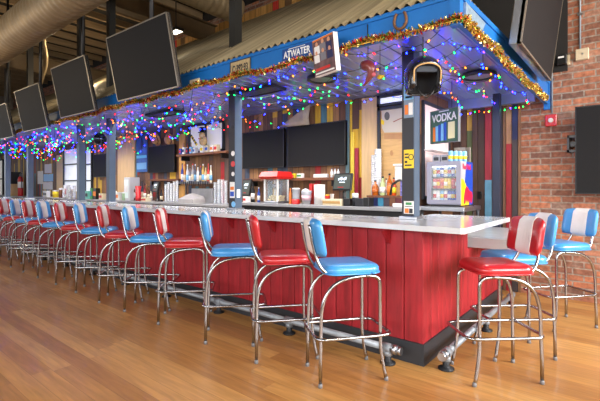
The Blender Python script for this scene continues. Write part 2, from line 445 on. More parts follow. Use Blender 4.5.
def make_stool(vinyl, vname, meshes=None):
    t = thing('bar_stool', 'x', 'bar stool')
    # seat: crowned cushion
    rings = []
    for z, ins in ((.752, .012), (.76, 0), (.79, 0), (.806, .012), (.815, .035), (.82, .08)):
        rings.append([(p[0], p[1], z) for p in rrect(.395 - 2 * ins, .40 - 2 * ins, max(.02, .085 - ins), 6, .012)])
    seat = MB().rings(rings).build('seat', vinyl, t)
    MB().tube([(p[0], p[1], .757) for p in rrect(.40, .405, .085, 6, .012)] + [(.2 , .12, .757)], .006, 0, 6).build('piping', vinyl, seat)
    br = pad(-.19, .19, 0, 0).build('backrest', vinyl, t)
    st = pad(-.084, .084, .0025, 5, 30, 10).build('stripe', whiteV, br); st['label'] = 'white ribbed centre stripe'
    bf = MB()
    for s in (-1, 1):
        p = [(s * .102, -.292, 1.092), (s * .105, -.288, 1.07), (s * .108, -.268, .96), (s * .113, -.246, .87)] + bez((s * .12, -.232, .83), (s * .138, -.2, .765), (s * .14, -.17, .747), (s * .14, -.11, .744), 6) + [(s * .14, .14, .742)]
        bf.tube(p, .011, 0, 8)
    bf.tube([(-.14, -.05, .742), (.14, -.05, .742)], .009, 0, 6).tube([(-.155, .1, .735), (.155, .1, .735)], .009, 0, 6)
    bf.build('back_frame', chrome, t)
    for s in (-1, 1):
        p = [(s * .158, .10, .733), (s * .158, .13, .732)] + bez((s * .158, .15, .73), (s * .16, .195, .725), (s * .161, .205, .70), (s * .162, .206, .66), 6) + [(s * .166, .206, .34)] + bez((s * .167, .207, .26), (s * .168, .21, .2), (s * .172, .225, .1), (s * .176, .246, .012), 6)
        lg = MB().tube(p, .0125, 0, 8).build('leg', chrome, t)
        MB().lathe([(.015, 0), (.015, .02), (.0128, .028)], 0, 8, None, (s * .176, .247, 0)).build('foot_cap', rubber, lg)
        p = [(s * .158, .105, .733)] + bez((s * .158, .09, .733), (s * .16, -.08, .725), (s * .163, -.215, .70), (s * .166, -.224, .46), 14) + [(s * .17, -.23, .2), (s * .172, -.232, .01)]
        lg = MB().tube(p, .0125, 0, 8).build('leg', chrome, t)
        MB().lathe([(.015, 0), (.015, .02), (.0128, .028)], 0, 8, None, (s * .172, -.232, 0)).build('foot_cap', rubber, lg)
    MB().tube(fillet([(.19, -.215, .322), (.19, .22, .322), (.165, .29, .322), (-.165, .29, .322), (-.19, .22, .322), (-.19, -.215, .322), (-.155, -.255, .322), (.155, -.255, .322)], .04, 4, True), .0115, 0, 8, False).build('footrest', chrome, t)
    return t
blueS = make_stool(blueV, 'blue'); redS = make_stool(redV, 'red')
feet = [(-1.67, 2.21), (-2.26, 2.205), (-2.865, 2.2), (-3.62, 2.215), (-4.25, 2.206), (-4.83, 2.19), (-5.53, 2.213), (-6.2, 2.22), (-6.87, 2.22), (-7.5, 2.22), (-8.1, 2.22), (-8.75, 2.22), (-9.3, 2.22), (-9.95, 2.22)]
ordn = ['nearest', 'second', 'third', 'fourth', 'fifth', 'sixth', 'seventh', 'eighth', 'ninth', 'tenth', 'eleventh', 'twelfth', 'thirteenth', 'fourteenth', 'fifteenth']
GS = 'chrome stools along the front of the bar'
used = set()
for i, (fx, fy) in enumerate(feet):
    blue = i % 2 == 0
    base = blueS if blue else redS
    cn = 'blue' if blue else 'red'
    lab = ('blue vinyl diner bar stool, nearest of the row along the bar front' if i == 0 else
           '%s vinyl diner bar stool, %s along the bar front counting from the near corner' % (cn, ordn[i]))
    rz = math.radians((-37, -40, -42, -43, -47, -41, -39, -38, -42, -39, -41, -39, -42, -38, -40)[i])
    loc = (fx + .04, fy + .287, 0)
    if cn not in used:
        used.add(cn); base.location = loc; base.rotation_euler = (0, 0, rz); base['label'] = lab; base['group'] = GS
    else: dup(base, loc, rz, lab, GS)
GE = 'chrome stools at the end of the bar'
dup(redS, (-.775, 3.18, 0), math.radians(133), 'red vinyl diner bar stool with white stripe at the bar end', GE)
dup(blueS, (-.765, 3.70, 0), math.radians(131), 'blue vinyl diner bar stool right behind the red one at the bar end', GE)
dup(blueS, (-.56, 4.74, 0), math.radians(141), 'blue vinyl diner bar stool nearest the brick wall', GE)

# ------------------------------------------------------------------ posts on the bar
def post(px, py_base, size=.11, Y=3.38, label='', stickers=(), dark=False, top=5.3, z0=ZT):
    X = atY(px, 200, Y).x
    t = thing('steel_post', label, 'post', (X, Y, z0), 0, 'posts rising from the bar to the ceiling')
    h = size / 2
    MB().box(-h, h, -h, h, 0, SOF + .02 - z0).build('shaft', slate, t)
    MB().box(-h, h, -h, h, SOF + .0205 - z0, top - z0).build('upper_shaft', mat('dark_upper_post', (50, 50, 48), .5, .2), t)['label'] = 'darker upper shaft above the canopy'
    MB().box(-h - .025, h + .025, -h - .02, h + .02, .0, .025, 0, None, .004).build('base_plate', steel, t)
    if dark:
        MB().box(-h - .001, h - .006, -h - .006, -h, .03, SOF - z0).build('dark_front', darkp, t)  # thin dark layer over the shaft's front face
    return t, X
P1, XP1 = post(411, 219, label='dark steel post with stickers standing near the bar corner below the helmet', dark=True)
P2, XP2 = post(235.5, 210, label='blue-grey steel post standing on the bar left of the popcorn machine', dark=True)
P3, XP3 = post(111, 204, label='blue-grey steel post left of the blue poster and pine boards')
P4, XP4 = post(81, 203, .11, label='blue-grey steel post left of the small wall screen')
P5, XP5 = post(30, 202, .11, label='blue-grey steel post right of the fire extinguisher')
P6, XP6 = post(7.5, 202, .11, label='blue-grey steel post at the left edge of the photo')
pxr = atY(497, 150, 5.45).x
t = thing('steel_post', 'dark blue-grey steel post in front of the coloured boards beside the brick wall', 'post', (pxr, 5.45, 0))
MB().box(-.04, .04, -.04, .04, 0, 2.5).build('shaft', mat('dark_blue_post', (36, 44, 62), .4, .2), t)
MB().box(-.06, .06, -.06, .06, 0, .02).build('base_plate', steel, t)
def sticker(parent, X, Y, half, px0, py0, px1, py1, base, bits, label):
    """printed sheet stuck on the post's front; bits: (u0,v0,u1,v1,material) in 0..1"""
    a = atY(px0, py0, Y); b_ = atY(px1, py1, Y)
    x0, x1 = max(a.x, X - half - .004), min(b_.x, X + half - .002); z1, z0 = a.z, b_.z
    m = MB().box(x0, x1, Y - .003, Y, z0, z1, 0); ms = [base]
    for u0, v0, u1, v1, mm in bits:
        if mm not in ms: ms.append(mm)
        m.box(x0 + (x1 - x0) * u0, x0 + (x1 - x0) * u1, Y - .005, Y - .003, z0 + (z1 - z0) * v0, z0 + (z1 - z0) * v1, ms.index(mm))
    o = m.build('sticker', ms, parent, (-parent.location.x, -parent.location.y, -parent.location.z)); o['label'] = label
    return o
yf = 3.38 - .055 - .0065
sticker(P1, XP1, yf, .055, 404, 86, 415, 117, mat('grey_blue_print', (120, 140, 160), .5), [(0, .55, 1, 1, sky), (.1, .1, .45, .4, ora), (.5, .08, .9, .45, paper), (.15, .6, .85, .66, redP), (.15, .75, .7, .8, navy), (.1, .88, .8, .92, redP)], 'printed flyer high on the post')
sticker(P1, XP1, yf, .055, 404, 150, 415, 168, yel, [(.1, .72, .5, .8, blk), (.1, .55, .45, .63, blk), (.1, .12, .8, .2, blk), (.1, .28, .35, .4, blk)], 'yellow sign with black print')
lettering('O', .075, blk, P1, (.03, yf - 3.38 - .005, atY(411, 157.5, yf).z - ZT), sx=.9)
sticker(P1, XP1, yf, .055, 404, 201, 415, 214, paper, [(.1, .05, .5, .42, ora), (.55, .05, .9, .42, darkp), (.1, .55, .9, .6, darkp), (.2, .7, .8, .9, grn)], 'white label with orange and black print')
for (py0, py1, ms_) in ((124, 130, darkw), (150, 157, paper), (160, 168, redP), (171, 177, paper)):
    c0 = atY(233, (py0 + py1) / 2, yf); r = (py1 - py0) / 2.7 * depY(233, yf) / F
    o = MB().lathe([(r, 0), (r, .003)], 0, 14, Matrix.Rotation(PI / 2, 4, 'X')).build('sticker', ms_, P2, (c0.x - XP2, yf - 3.38, c0.z - ZT))
sticker(P2, XP2, yf, .055, 230, 182, 236.5, 198, paper, [(.1, .1, .9, .4, blu), (.1, .5, .9, .7, ora)], 'white and blue sticker')
c0 = atY(233.5, 205.5, yf)
MB().lathe([(.036, 0), (.036, .003)], 0, 18, Matrix.Rotation(PI / 2, 4, 'X')).build('sticker', sky, P2, (c0.x - XP2, yf - 3.38, max(c0.z - ZT, .07)))
MB().box(.056, .062, -.03, .02, .15, .25).build('outlet_plate', white, P2)

# ------------------------------------------------------------------ canopy
FX0, FY0 = -.90, 2.76       # canopy corner (outer face)
ZB, ZE = 2.45, 2.64
can = thing('bar_canopy', 'blue-edged canopy with corrugated metal roof over the bar', 'canopy', (FX0, FY0, ZB))
def at_can(b, name, m): return b.build(name, m, can, (-FX0, -FY0, -ZB))
fb = MB().box(XL, FX0, FY0, FY0 + .04, ZB, ZE + .004); fb.box(XL, FX0 + .006, FY0 - .012, FY0, ZE - .03, ZE + .002)
at_can(fb, 'fascia', fasciaB)
FX1 = -.81; ZB1 = 2.36      # far end of the canopy's side, at the brick wall
def sx_(y): return FX0 + (FX1 - FX0) * (y - FY0) / (WB - FY0)
def sz_(y): return ZB + (ZB1 - ZB) * (y - FY0) / (WB - FY0)
fs = MB(); A_, B_ = FY0 + .04, WB - .002
fs.rings([[(sx_(y) - .04, y, sz_(y)), (sx_(y), y, sz_(y)), (sx_(y), y, ZE + .02), (sx_(y) - .04, y, ZE + .02)] for y in (A_, B_)], 0, True, True, False)
fs.rings([[(sx_(y) + .0005, y, ZE - .03), (sx_(y) + .012, y, ZE - .03), (sx_(y) + .012, y, ZE + .01), (sx_(y) + .0005, y, ZE + .01)] for y in (A_, B_)], 0, True, True, False)
fs.box(FX0 - .06, FX0 + .008, FY0 - .006, FY0 + .06, ZB - .02, ZE + .08)
fs.box(FX1 - .05, FX1 + .01, WB - .08, WB - .004, ZB1 - .06, ZE + .02)
at_can(fs, 'side_fascia', fasciaB)
sil = mat('patterned_silver_panel', (150, 176, 196), .35, .5, var=.25, vscale=40)
at_can(MB().prism([(FY0 + .08, ZB + .02), (FY0 + .08, ZE - .04), (FY0 + .55, ZE - .04), (FY0 + .48, ZB + .08), (FY0 + .32, ZB + .02)], FX0, FX0 + .022, 'x'), 'trim_panel', sil)
# ribbed soffit
soff_m = mat('ribbed_soffit_metal', (152, 166, 206), .3, .65, var=.03, vscale=3)  # blue tint stands in for light reflected from the blue fascia and bulbs
sv = MB(); xs = []; x = XL; k = 0
prof = [(0, 0), (.125, 0), (.13, .007), (.14, .007), (.145, 0)]
while x < FX0 - .05:
    for dx, dz in prof[:-1]: xs.append((min(x + dx, FX0 - .04), SOF - dz))
    x += .145
sv.rings([[(a, Y, z) for a, z in xs] for Y in (FY0 + .04, WB)], 0, False, False, False, None, False)
sv.rings([[(a, Y, z + .03) for a, z in xs[::40] + xs[-1:]] for Y in (FY0 + .04, WB)], 0, False, False, False, None, False)
at_can(sv, 'soffit', soff_m)
at_can(MB().box(atY(448, 110, 5.7).x, FX0 - .04, 5.66, 5.74, ZB - .05, SOF), 'rear_header', soff_m)
# corrugated roof: front slope and end slope meeting on a hip
roof_m = mat('corrugated_roof_metal', (178, 164, 132), .5, .1, var=.36, vscale=1.5, stretch=(9, .35, .35))
SL = .69; EX, EY = FX0 + .02, FY0 - .02
def roofz(d): return ZE + .005 + SL * d
rv = MB(); rows = []; nn = 8
xs = [EX - i * .0133 for i in range(int((EX - XL) / .0133))]
for k in range(nn + 1):
    r = []
    for i, a in enumerate(xs):
        dm = min(WB - EY - .02, max(EX - a, .001)); d = dm * k / nn
        r.append((a, EY + d, roofz(d) + .016 * math.sin(a / .08 * 2 * PI)))
    rows.append(r)
rv.rings(rows, 0, False, False, True, None, False)
ys = [EY + i * .0133 for i in range(int((WB - EY) / .0133))]; rows = []
for k in range(5):
    r = []
    for a in ys:
        d = (a - EY) * k / 4; r.append((EX - d, a, roofz(d) + .016 * math.sin(a / .08 * 2 * PI)))
    rows.append(r)
rv.rings(rows, 0, False, False, True, None, False)
at_can(rv, 'roof', roof_m)
# coloured boards above the roof
structure(MB().box(-13.5, -3.0, WB - .05, WB, roofz(WB - EY) - .02, roofz(WB - EY) + .15).build('trim_1', board_mat('painted_band_boards', 'z', 'x', .16, 2.0, [(0, (190, 140, 72)), (.35, (210, 160, 90)), (.55, (120, 90, 60)), (.7, (210, 60, 50)), (.8, (120, 190, 190)), (.88, (200, 150, 80))], rough=.6)))

structure(MB().box(-3.2, -.62, WB - .03, WB - .001, 2.75, CEIL).box(-20, -3.2, WB - .03, WB - .001, 5.12, CEIL).build('added_dark_sheet', mat('dark_gap_sheet', (30, 28, 26), .8)))  # added dark sheet over the brick, standing in for the dark gap above the roof
# tinsel garlands
tins = [mat('gold_tinsel', (206, 170, 70), .3, .7), mat('red_tinsel', (200, 36, 34), .25, .7), mat('green_tinsel', (60, 120, 40), .3, .6), mat('pale_gold_tinsel', (246, 226, 150), .22, .8)]
def garland(label, p, q, n, weights, group='tinsel garlands on the canopy edge'):
    p, q = Vector(p), Vector(q); d = (q - p); Ln = d.length; d.normalize()
    side = Vector((0, 0, 1)).cross(d)
    g = MB(); ph = random.random() * 6
    for i in range(n):
        s = random.random() * Ln
        c = p + d * s + Vector((0, 0, .014 * math.sin(s * 9 + ph) + .012 * math.sin(s * 3.1)))
        a = random.random() * 2 * PI; ln = random.uniform(.02, .044)
        dirv = (side * math.cos(a) + Vector((0, 0, 1)) * math.sin(a) + d * random.uniform(-.6, .6)).normalized()
        w = dirv.cross(Vector((random.uniform(-1, 1), random.uniform(-1, 1), random.uniform(-1, 1)))).normalized() * random.uniform(.0035, .0075)
        e = c + dirv * ln
        k = random.choices(range(4), weights)[0]
        g.add([c - w, c + w, e + w * .6, e - w * .6], [(0, 1, 2, 3)], k)
    o = g.build('tinsel_garland', tins)
    core = MB().tube([p, q], .004, 0, 6).build('cord', tins[0], o)
    return tag(o, label, 'garland', group)
garland('gold, red and green tinsel garland along the front edge of the blue canopy', (FX0 + .03, FY0 - .03, ZB), (-18.5, FY0 - .03, ZB), 15000, [3.4, 3.2, 2.2, 1.2])
garland('pale gold tinsel garland along the end of the blue canopy facing the brick wall', (FX0 + .03, FY0 - .02, ZB), (sx_(5.5) + .03, 5.5, sz_(5.5)), 3600, [4, 1.2, .8, 3])

# ------------------------------------------------------------------ fairy lights
BC = [('blue', (8, 26, 255), 75), ('green', (0, 225, 70), 16), ('red', (255, 14, 30), 11), ('amber', (255, 116, 24), 10), ('violet', (60, 26, 255), 40)]
bulb_meshes = []
for n_, c_, s_ in BC:
    m = mat(n_ + '_bulb', c_, .3, emit=c_, estr=s_ * 1.0)
    me = bpy.data.meshes.new('bulb'); bb = MB().sphere((0, 0, -.012), (.0066, .0066, .0105), 0, 6, 4)
    o = bb.build('bulb', m); bulb_meshes.append(o.data); bpy.data.objects.remove(o)
wire_m = mat('green_wire', (20, 40, 30), .5)
GL = 'coloured fairy light strings under the canopy'
def light_string(label, pts, n, wts=(5.5, 3.6, 2.6, 2.8, 1), drop=(.04, .13)):
    base = Vector(pts[0]); t = thing('fairy_light_string', label, 'string lights', base, 0, GL)
    P = []
    for a, b2 in zip(pts[:-1], pts[1:]):
        a, b2 = Vector(a), Vector(b2); sag = random.uniform(*drop) * min(1, (b2 - a).length * 1.4)
        for k in range(6):
            u = k / 6; q = a.lerp(b2, u); q.z -= sag * 4 * u * (1 - u); P.append(q - base)
    P.append(Vector(pts[-1]) - base)
    MB().tube([tuple(q) for q in P], .0028, 0, 4, False).build('wire', wire_m, t)
    for i in range(n):
        s = (i + .5 + random.uniform(-.3, .3)) / n * (len(P) - 1); k = min(int(s), len(P) - 2); q = P[k].lerp(P[k + 1], s - k)
        o = link('bulb', random.choices(bulb_meshes, wts)[0], t, q)
        o.rotation_euler = (random.uniform(-.9, .9), random.uniform(-.9, .9), 0)
seg = [(-1.05, -2.35), (-2.4, -3.75), (-3.85, -5.4), (-5.45, -7.0), (-7.05, -9.0), (-9.05, -11.2), (-11.25, -13.4)]
segn = ['near the bar corner', 'above the popcorn machine', 'above the bottle shelves', 'above the blue poster', 'above the small wall screen', 'above the pinned papers', 'at the far left end']
rows_ = [2.9, 3.12, 3.42, 3.72, 4.05, 4.4]
rown = ['just inside the tinsel', 'second in from the tinsel', 'along the line of posts', 'just behind the posts', 'over the bartender aisle', 'closest to the back wall']
for j, ((xa, xb), sn) in enumerate(zip(seg, segn)):
    for r, (Y, rn) in enumerate(zip(rows_, rown)):
        n = int(abs(xb - xa) * (5.2 + j * 1.5)) + 2
        m_ = max(3, int(abs(xb - xa) / .5))
        pts = [(xa + (xb - xa) * i / m_, Y + random.uniform(-.13, .13), SOF - .03 - (random.random() * .07)) for i in range(m_ + 1)]
        light_string('fairy light string %s, %s' % (sn, rn), pts, n, drop=(.04, .14) if j < 2 else (.1, .3 + .04 * j))
for X, Yb, rn in ((-1.0, 5.6, 'just inside the end tinsel'), (-1.3, 5.6, 'second in from the end tinsel'), (-1.7, 5.55, 'third in from the end tinsel')):
    pts = [(X + random.uniform(-.1, .1), 3.0 + (Yb - 3.0) * i / 6, SOF - .03 - random.random() * .08) for i in range(7)]
    light_string('fairy light string running back under the bar end, %s' % rn, pts, 24)
pts = [(-2.0 + 1.05 * i / 5, 5.5 + random.uniform(-.1, .1), ZB - .08 - random.random() * .05) for i in range(6)]
light_string('fairy light string hanging before the coloured boards beside the brick wall', pts, 20)

# ------------------------------------------------------------------ screens hung above the canopy
def tv(label, c, w, h, rz, tilt, mount=True, group=None, th=.05, name='television', frame=bezel, rod=True, casing=None):
    t = thing(name, label, 'television', c, rz, group); M = Matrix.Rotation(tilt, 4, 'X')
    MB().box(-w / 2, w / 2, 0, th, -h / 2, h / 2, 0, M, .006).build('casing', casing or tvback, t)
    e = .012
    fr = MB()
    for a, b2, c2, d in ((-w / 2, w / 2, h / 2 - e, h / 2), (-w / 2, w / 2, -h / 2, -h / 2 + e), (-w / 2, -w / 2 + e, -h / 2, h / 2), (w / 2 - e, w / 2, -h / 2, h / 2)):
        fr.box(a, b2, -.006, .03, c2, d, 0, M)
    fr.build('bezel', frame, t)
    MB().box(-w / 2 + e, w / 2 - e, -.003, 0, -h / 2 + e, h / 2 - e, 0, M).build('screen', screen, t)
    if mount:
        mt = MB().box(-.15, .15, th, th + .04, -.15, .15, 0, M)
        if rod: mt.tube([(0, th + .1, 0), (0, th + .1, CEIL - c[2])], .025, 0, 8).tube([(0, th + .03, 0), (0, th + .1, .02)], .03, 0, 8)
        mt.build('mount', tvback, t)
    return t
GT = 'screens hung in a row above the canopy front'
def hung(label, xl, xr, yc_t, yc_b, Y, tilt=.2, rz=.03):
    xm = (xl + xr) / 2; a, b2 = atY(xl, 100, Y), atY(xr, 100, Y); zt, zb = atY(xm, yc_t, Y).z, atY(xm, yc_b, Y).z
    w = (b2.x - a.x); h = (zt - zb) / math.cos(tilt)
    return tv(label, ((a.x + b2.x) / 2, Y, (zt + zb) / 2), w, h, rz, tilt, True, GT)
hung('large dark screen hung above the canopy, nearest of the ceiling row', 113.5, 171, 27, 93, 2.42, .2)
hung('dark screen hung above the canopy, second of the ceiling row from the near end', 57, 88.5, 63, 113.5, 2.42, .2)
hung('dark screen hung above the canopy, third of the ceiling row from the near end', 20, 42, 88, 129, 2.42, .2)
hung('dark screen cut by the left photo edge, last of the ceiling row', -10, 8.5, 107, 138.5, 2.42, .2)
# end screen facing right
tv('large dark screen tilted down above the canopy end beside the brick wall', (-.64, 4.37, 2.95), 1.50, .92, PI / 2, .13, th=.09, casing=steel)
# wall screen on the brick wall
a = atY(575, 107, 5.62); b2 = atY(575, 194, 5.62)
tw = tv('dark screen on a bracket arm mounted on the brick wall', (a.x + .9, 5.62, (a.z + b2.z) / 2), 1.8, a.z - b2.z, 0, 0, False, None, .06, frame=tvback)
zb_ = atY(572, 144, 5.7).z - (a.z + b2.z) / 2
MB().box(-.98, -.96, .03, .225, zb_ - .1, zb_ + .1).box(-.98, -.86, .03, .05, zb_ + .07, zb_ + .1).box(-.98, -.86, .03, .05, zb_ - .1, zb_ - .07).box(-.97, -.6, .1, .225, zb_ - .03, zb_ + .03).build('bracket', blk, tw)

# ------------------------------------------------------------------ screens behind the bar
def wall_tv(label, x0, y0, x1, y1, Y=WP - .08):
    a, b2 = atY(x0, 100, Y), atY(x1, 100, Y); xm = (x0 + x1) / 2; zt, zb = atY(xm, y0, Y).z, atY(xm, y1, Y).z
    t = tv(label, ((a.x + b2.x) / 2, Y, (zt + zb) / 2), b2.x - a.x, zt - zb, 0, 0, False, 'screens on the back-bar wall', .05, frame=tvback)
    MB().box(-.1, .1, .05, .079, -.1, .1).build('bracket', blk, t); return t
wall_tv('dark wall screen above the red popcorn machine', 242.5, 130.5, 284, 168)
wall_tv('dark wall screen left of the pine column, above the paper roll', 288, 123.5, 345.5, 166)
wall_tv('dark wall screen beside the blue poster', 148.5, 145.5, 174.5, 172.5)
wall_tv('small dark wall screen between two posts at left', 93.5, 154, 106.5, 177)

# ------------------------------------------------------------------ windows and panels in the back-bar wall
def wpanel(name, x0, y0, x1, y1, m, Y=WP - .02, th=.03, parent=None):
    a, b2 = atY(x0, 100, Y), atY(x1, 100, Y); xm = (x0 + x1) / 2; zt, zb = min(atY(xm, y0, Y).z, SOF - .015), atY(xm, y1, Y).z
    return MB().box(a.x, b2.x, Y, Y + th, zb, zt, 0, None, .003).build(name, m, parent), a.x, b2.x, zb, zt
def wwindow(num, x0, y0, x1, y1, panes=(1, 2), pm_=None, w=.035, Y=WP - .03):
    a, b2 = atY(x0, 100, Y), atY(x1, 100, Y); xm = (x0 + x1) / 2; zt, zb = min(atY(xm, y0, Y).z, SOF - .015), atY(xm, y1, Y).z
    f = MB(); X0, X1 = a.x, b2.x
    f.box(X0, X0 + w, Y - .02, Y + .03, zb, zt).box(X1 - w, X1, Y - .02, Y + .03, zb, zt).box(X0, X1, Y - .02, Y + .03, zb, zb + w).box(X0, X1, Y - .02, Y + .03, zt - w, zt)
    for i in range(1, panes[0]): xx = X0 + (X1 - X0) * i / panes[0]; f.box(xx - .015, xx + .015, Y - .015, Y + .02, zb, zt)
    for i in range(1, panes[1]): zz = zb + (zt - zb) * i / panes[1]; f.box(X0, X1, Y - .015, Y + .02, zz - .018, zz + .018)
    o = structure(f.build('window_%d' % num, dframe))
    MB().box(X0 + .01, X1 - .01, Y + .015, Y + .025, zb + .01, zt - .01).build('pane', pm_, o); return o, X0, X1, zb, zt
day1 = mat('bright_street_window', (220, 226, 232), .3, emit=(214, 222, 232), estr=.3)
day2 = mat('pale_daylight_window', (222, 220, 214), .3, emit=(226, 222, 214), estr=.32)
trimY = WP - .03
structure(wpanel('trim_2', 361.5, 90, 377, 205, lightw, trimY, .03)[0])
structure(wpanel('trim_3', 117.5, 128, 134.5, 198, lightw, trimY, .03)[0])
structure(wpanel('trim_4', 56.5, 155, 63, 198, lightw, trimY, .03)[0])
structure(wpanel('trim_5', 179, 134, 184.5, 200, mat('golden_pine', (202, 150, 80), .55, var=.2, vscale=6, stretch=(6, 6, .6)), trimY, .03)[0])
structure(wpanel('trim_6', 345.5, 90, 349, 200, mat('teal_board', (86, 112, 116), .6, var=.15), trimY, .02)[0])
structure(wpanel('trim_7', 350.5, 132, 353.8, 200, mat('mustard_board', (214, 184, 60), .6, var=.1), trimY, .02)[0])
structure(wpanel('trim_8', 354.5, 148, 358, 200, mat('crimson_board', (150, 30, 50), .6, var=.1), trimY, .02)[0])
wwindow(20, 377.5, 92, 419, 104.5, (1, 1), mat('frosty_transom', (226, 230, 240), .3, emit=(220, 228, 245), estr=.85))
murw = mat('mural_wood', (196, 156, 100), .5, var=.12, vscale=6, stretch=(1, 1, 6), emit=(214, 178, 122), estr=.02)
w21, X0, X1, zb, zt = wwindow(21, 378, 105.5, 419, 205, (1, 1), murw)
# painted window: a pale rounded face with an oval eye and a beak, over wood
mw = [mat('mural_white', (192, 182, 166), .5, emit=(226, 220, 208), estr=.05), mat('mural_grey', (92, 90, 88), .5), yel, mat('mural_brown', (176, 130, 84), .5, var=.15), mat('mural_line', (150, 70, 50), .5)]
mu = MB(); Ym = WP - .03
def mq(pts, k, lift=0):
    P = [atY(px, py, Ym) for px, py in pts]
    mu.prism([(p.x, p.z) for p in P], Ym + .008 - lift, Ym + .014 - lift, 'y', k)
mq([(381, 108), (418, 107), (418, 132), (384, 132.5), (381.5, 128), (381.5, 118)], 0)
mq([(386.8 + 2.6 * math.cos(a), 116 + 4.2 * math.sin(a)) for a in [k * PI / 8 for k in range(16)]], 1, .004)
mq([(381, 119), (384, 121), (383.5, 125), (381, 124)], 2, .004)
mq([(379.5, 108), (381.2, 108), (380.4, 135), (379.5, 135)], 3, .002)
mq([(384, 133.5), (418, 132.8), (418, 139), (384, 139)], 3)
for i in range(8):
    mq([(393 + i * 2.2, 121.5 - 5 * math.sin((i) / 7 * PI / 2)), (395.4 + i * 2.2, 121.5 - 5 * math.sin((i + 1) / 7 * PI / 2)), (395.4 + i * 2.2, 122.3 - 5 * math.sin((i + 1) / 7 * PI / 2)), (393 + i * 2.2, 122.3 - 5 * math.sin(i / 7 * PI / 2))], 4, .004)
mq([(390, 151), (392, 150), (393, 154), (391.5, 156), (390, 154.5)], 3, .003)
mu.build('mural', mw, w21)
wwindow(22, 63.5, 148, 80, 197, (1, 3), day1)
wwindow(23, 85, 148, 92, 197, (1, 3), day1)
wwindow(24, 189, 118, 224, 152, (2, 1), day2)
wwindow(25, -6, 160, 3, 198, (1, 2), day2)
structure(wpanel('trim_9', 212, 116, 218, 128, mat('white_vent', (224, 226, 228), .5), trimY - .03, .05)[0])
# blue poster
po, xa, xb, za, zc = wpanel('poster', 136.3, 134, 147.2, 172, mat('deep_blue_poster', (30, 84, 150), .3, var=.5, vscale=5), WP - .035, .01)
tag(po, 'blue poster with pale figure between the pine boards and a wall screen', 'poster')
m = MB(); m.box(xa + .03, xb - .03, WP - .041, WP - .035, za + .06, za + .2, 0); m.prism([((xa + xb) / 2 + .03 * math.cos(k), zc - .2 + .12 * math.sin(k)) for k in [i * PI / 6 for i in range(12)]], WP - .041, WP - .035, 'y', 1)
m.box(xa + .02, xb - .02, WP - .041, WP - .035, za + .3, za + .36, 2)
m.build('print', [sky, navy, mat('poster_cyan', (96, 190, 220), .4)], po)
# pinned papers
for k, (x0, y0, x1, y1, mm, l) in enumerate(((44.5, 164, 51.5, 173, paper, 'white paper pinned topmost on the boards at far left'), (43.5, 174, 53, 181.5, sky, 'pale blue paper pinned in the middle of the far-left papers'), (43, 182, 52.5, 189.5, paper, 'white paper pinned lowest above the far-left clutter'), (37.5, 171, 43, 184, paper, 'tall white paper pinned left of the blue one'))):
    o = wpanel('pinned_paper', x0, y0, x1, y1, mm, WP - .012 - .002 * k, .006)[0]; tag(o, l, 'paper')
    MB().box(0, .02, 0, .003, 0, .02).build('pin', redP, o, atY((x0 + x1) / 2, y0 + .6, WP - .016 - .002 * k))

# ------------------------------------------------------------------ back counters
ZR, ZL = 1.118, 1.068
XS = atY(235, 200, 4.15).x
for nm, X0, X1, z, lab in (('back_counter', XS, XE + .05, ZR, 'grey-topped back counter right of the middle post, holding the popcorn machine'), ('back_counter', -20.4, XS - .003, ZL, 'grey-topped back counter at left, holding cups and bottles')):
    t = thing(nm, lab, 'counter', ((X0 + X1) / 2, 4.15, 0), 0)
    o = MB().box(X0, X1, 4.15, WP - .035, z - .04, z, 0, None, .004).build('worktop', mat('grey_worktop', (150, 150, 152), .35, var=.06), t, (-(X0 + X1) / 2, -4.15, 0))
    MB().box(X0, X1, 4.22, WP - .035, .05, z - .041).build('cabinet', darkw, t, (-(X0 + X1) / 2, -4.15, 0))
YB = 4.36
def bz(px): return ZR if atY(px, 200, 4.3).x > XS else ZL
def spot(px, Y=YB): p = atY(px, 200, Y); return p.x, Y, depY(px, Y) / F      # x, y, metres per pixel
# wall shelf behind the screens
def shelf(label, x0, x1, py, dep=.14, m=brownw, th=.04, name='wall_shelf'):
    Y0 = WP - .03 - dep; a, b2 = atY(x0, 100, Y0), atY(x1, 100, Y0); z = atY((x0 + x1) / 2, py, Y0).z
    t = thing(name, label, 'shelf', ((a.x + b2.x) / 2, WP - .03, z)); w = (b2.x - a.x) / 2
    MB().box(-w, w, -dep, -.001, -th, 0, 0, None, .004).build('board', m, t)
    for s in (-.8, .8): MB().box(s * w - .01, s * w + .01, -dep + .02, -.001, -th - .08, -th).build('bracket', blk, t)
    return z, Y0, t
zs1, ys1, _ = shelf('brown wooden shelf on the back-bar wall below the two big wall screens', 243, 343, 178)
zs2, ys2, _ = shelf('wooden shelf holding cartons and figurine in front of the bar window', 176, 226, 152.5, .2)
zs4, ys4, _ = shelf('brown shelf under the wall screen beside the blue poster', 148, 178, 179, .12)
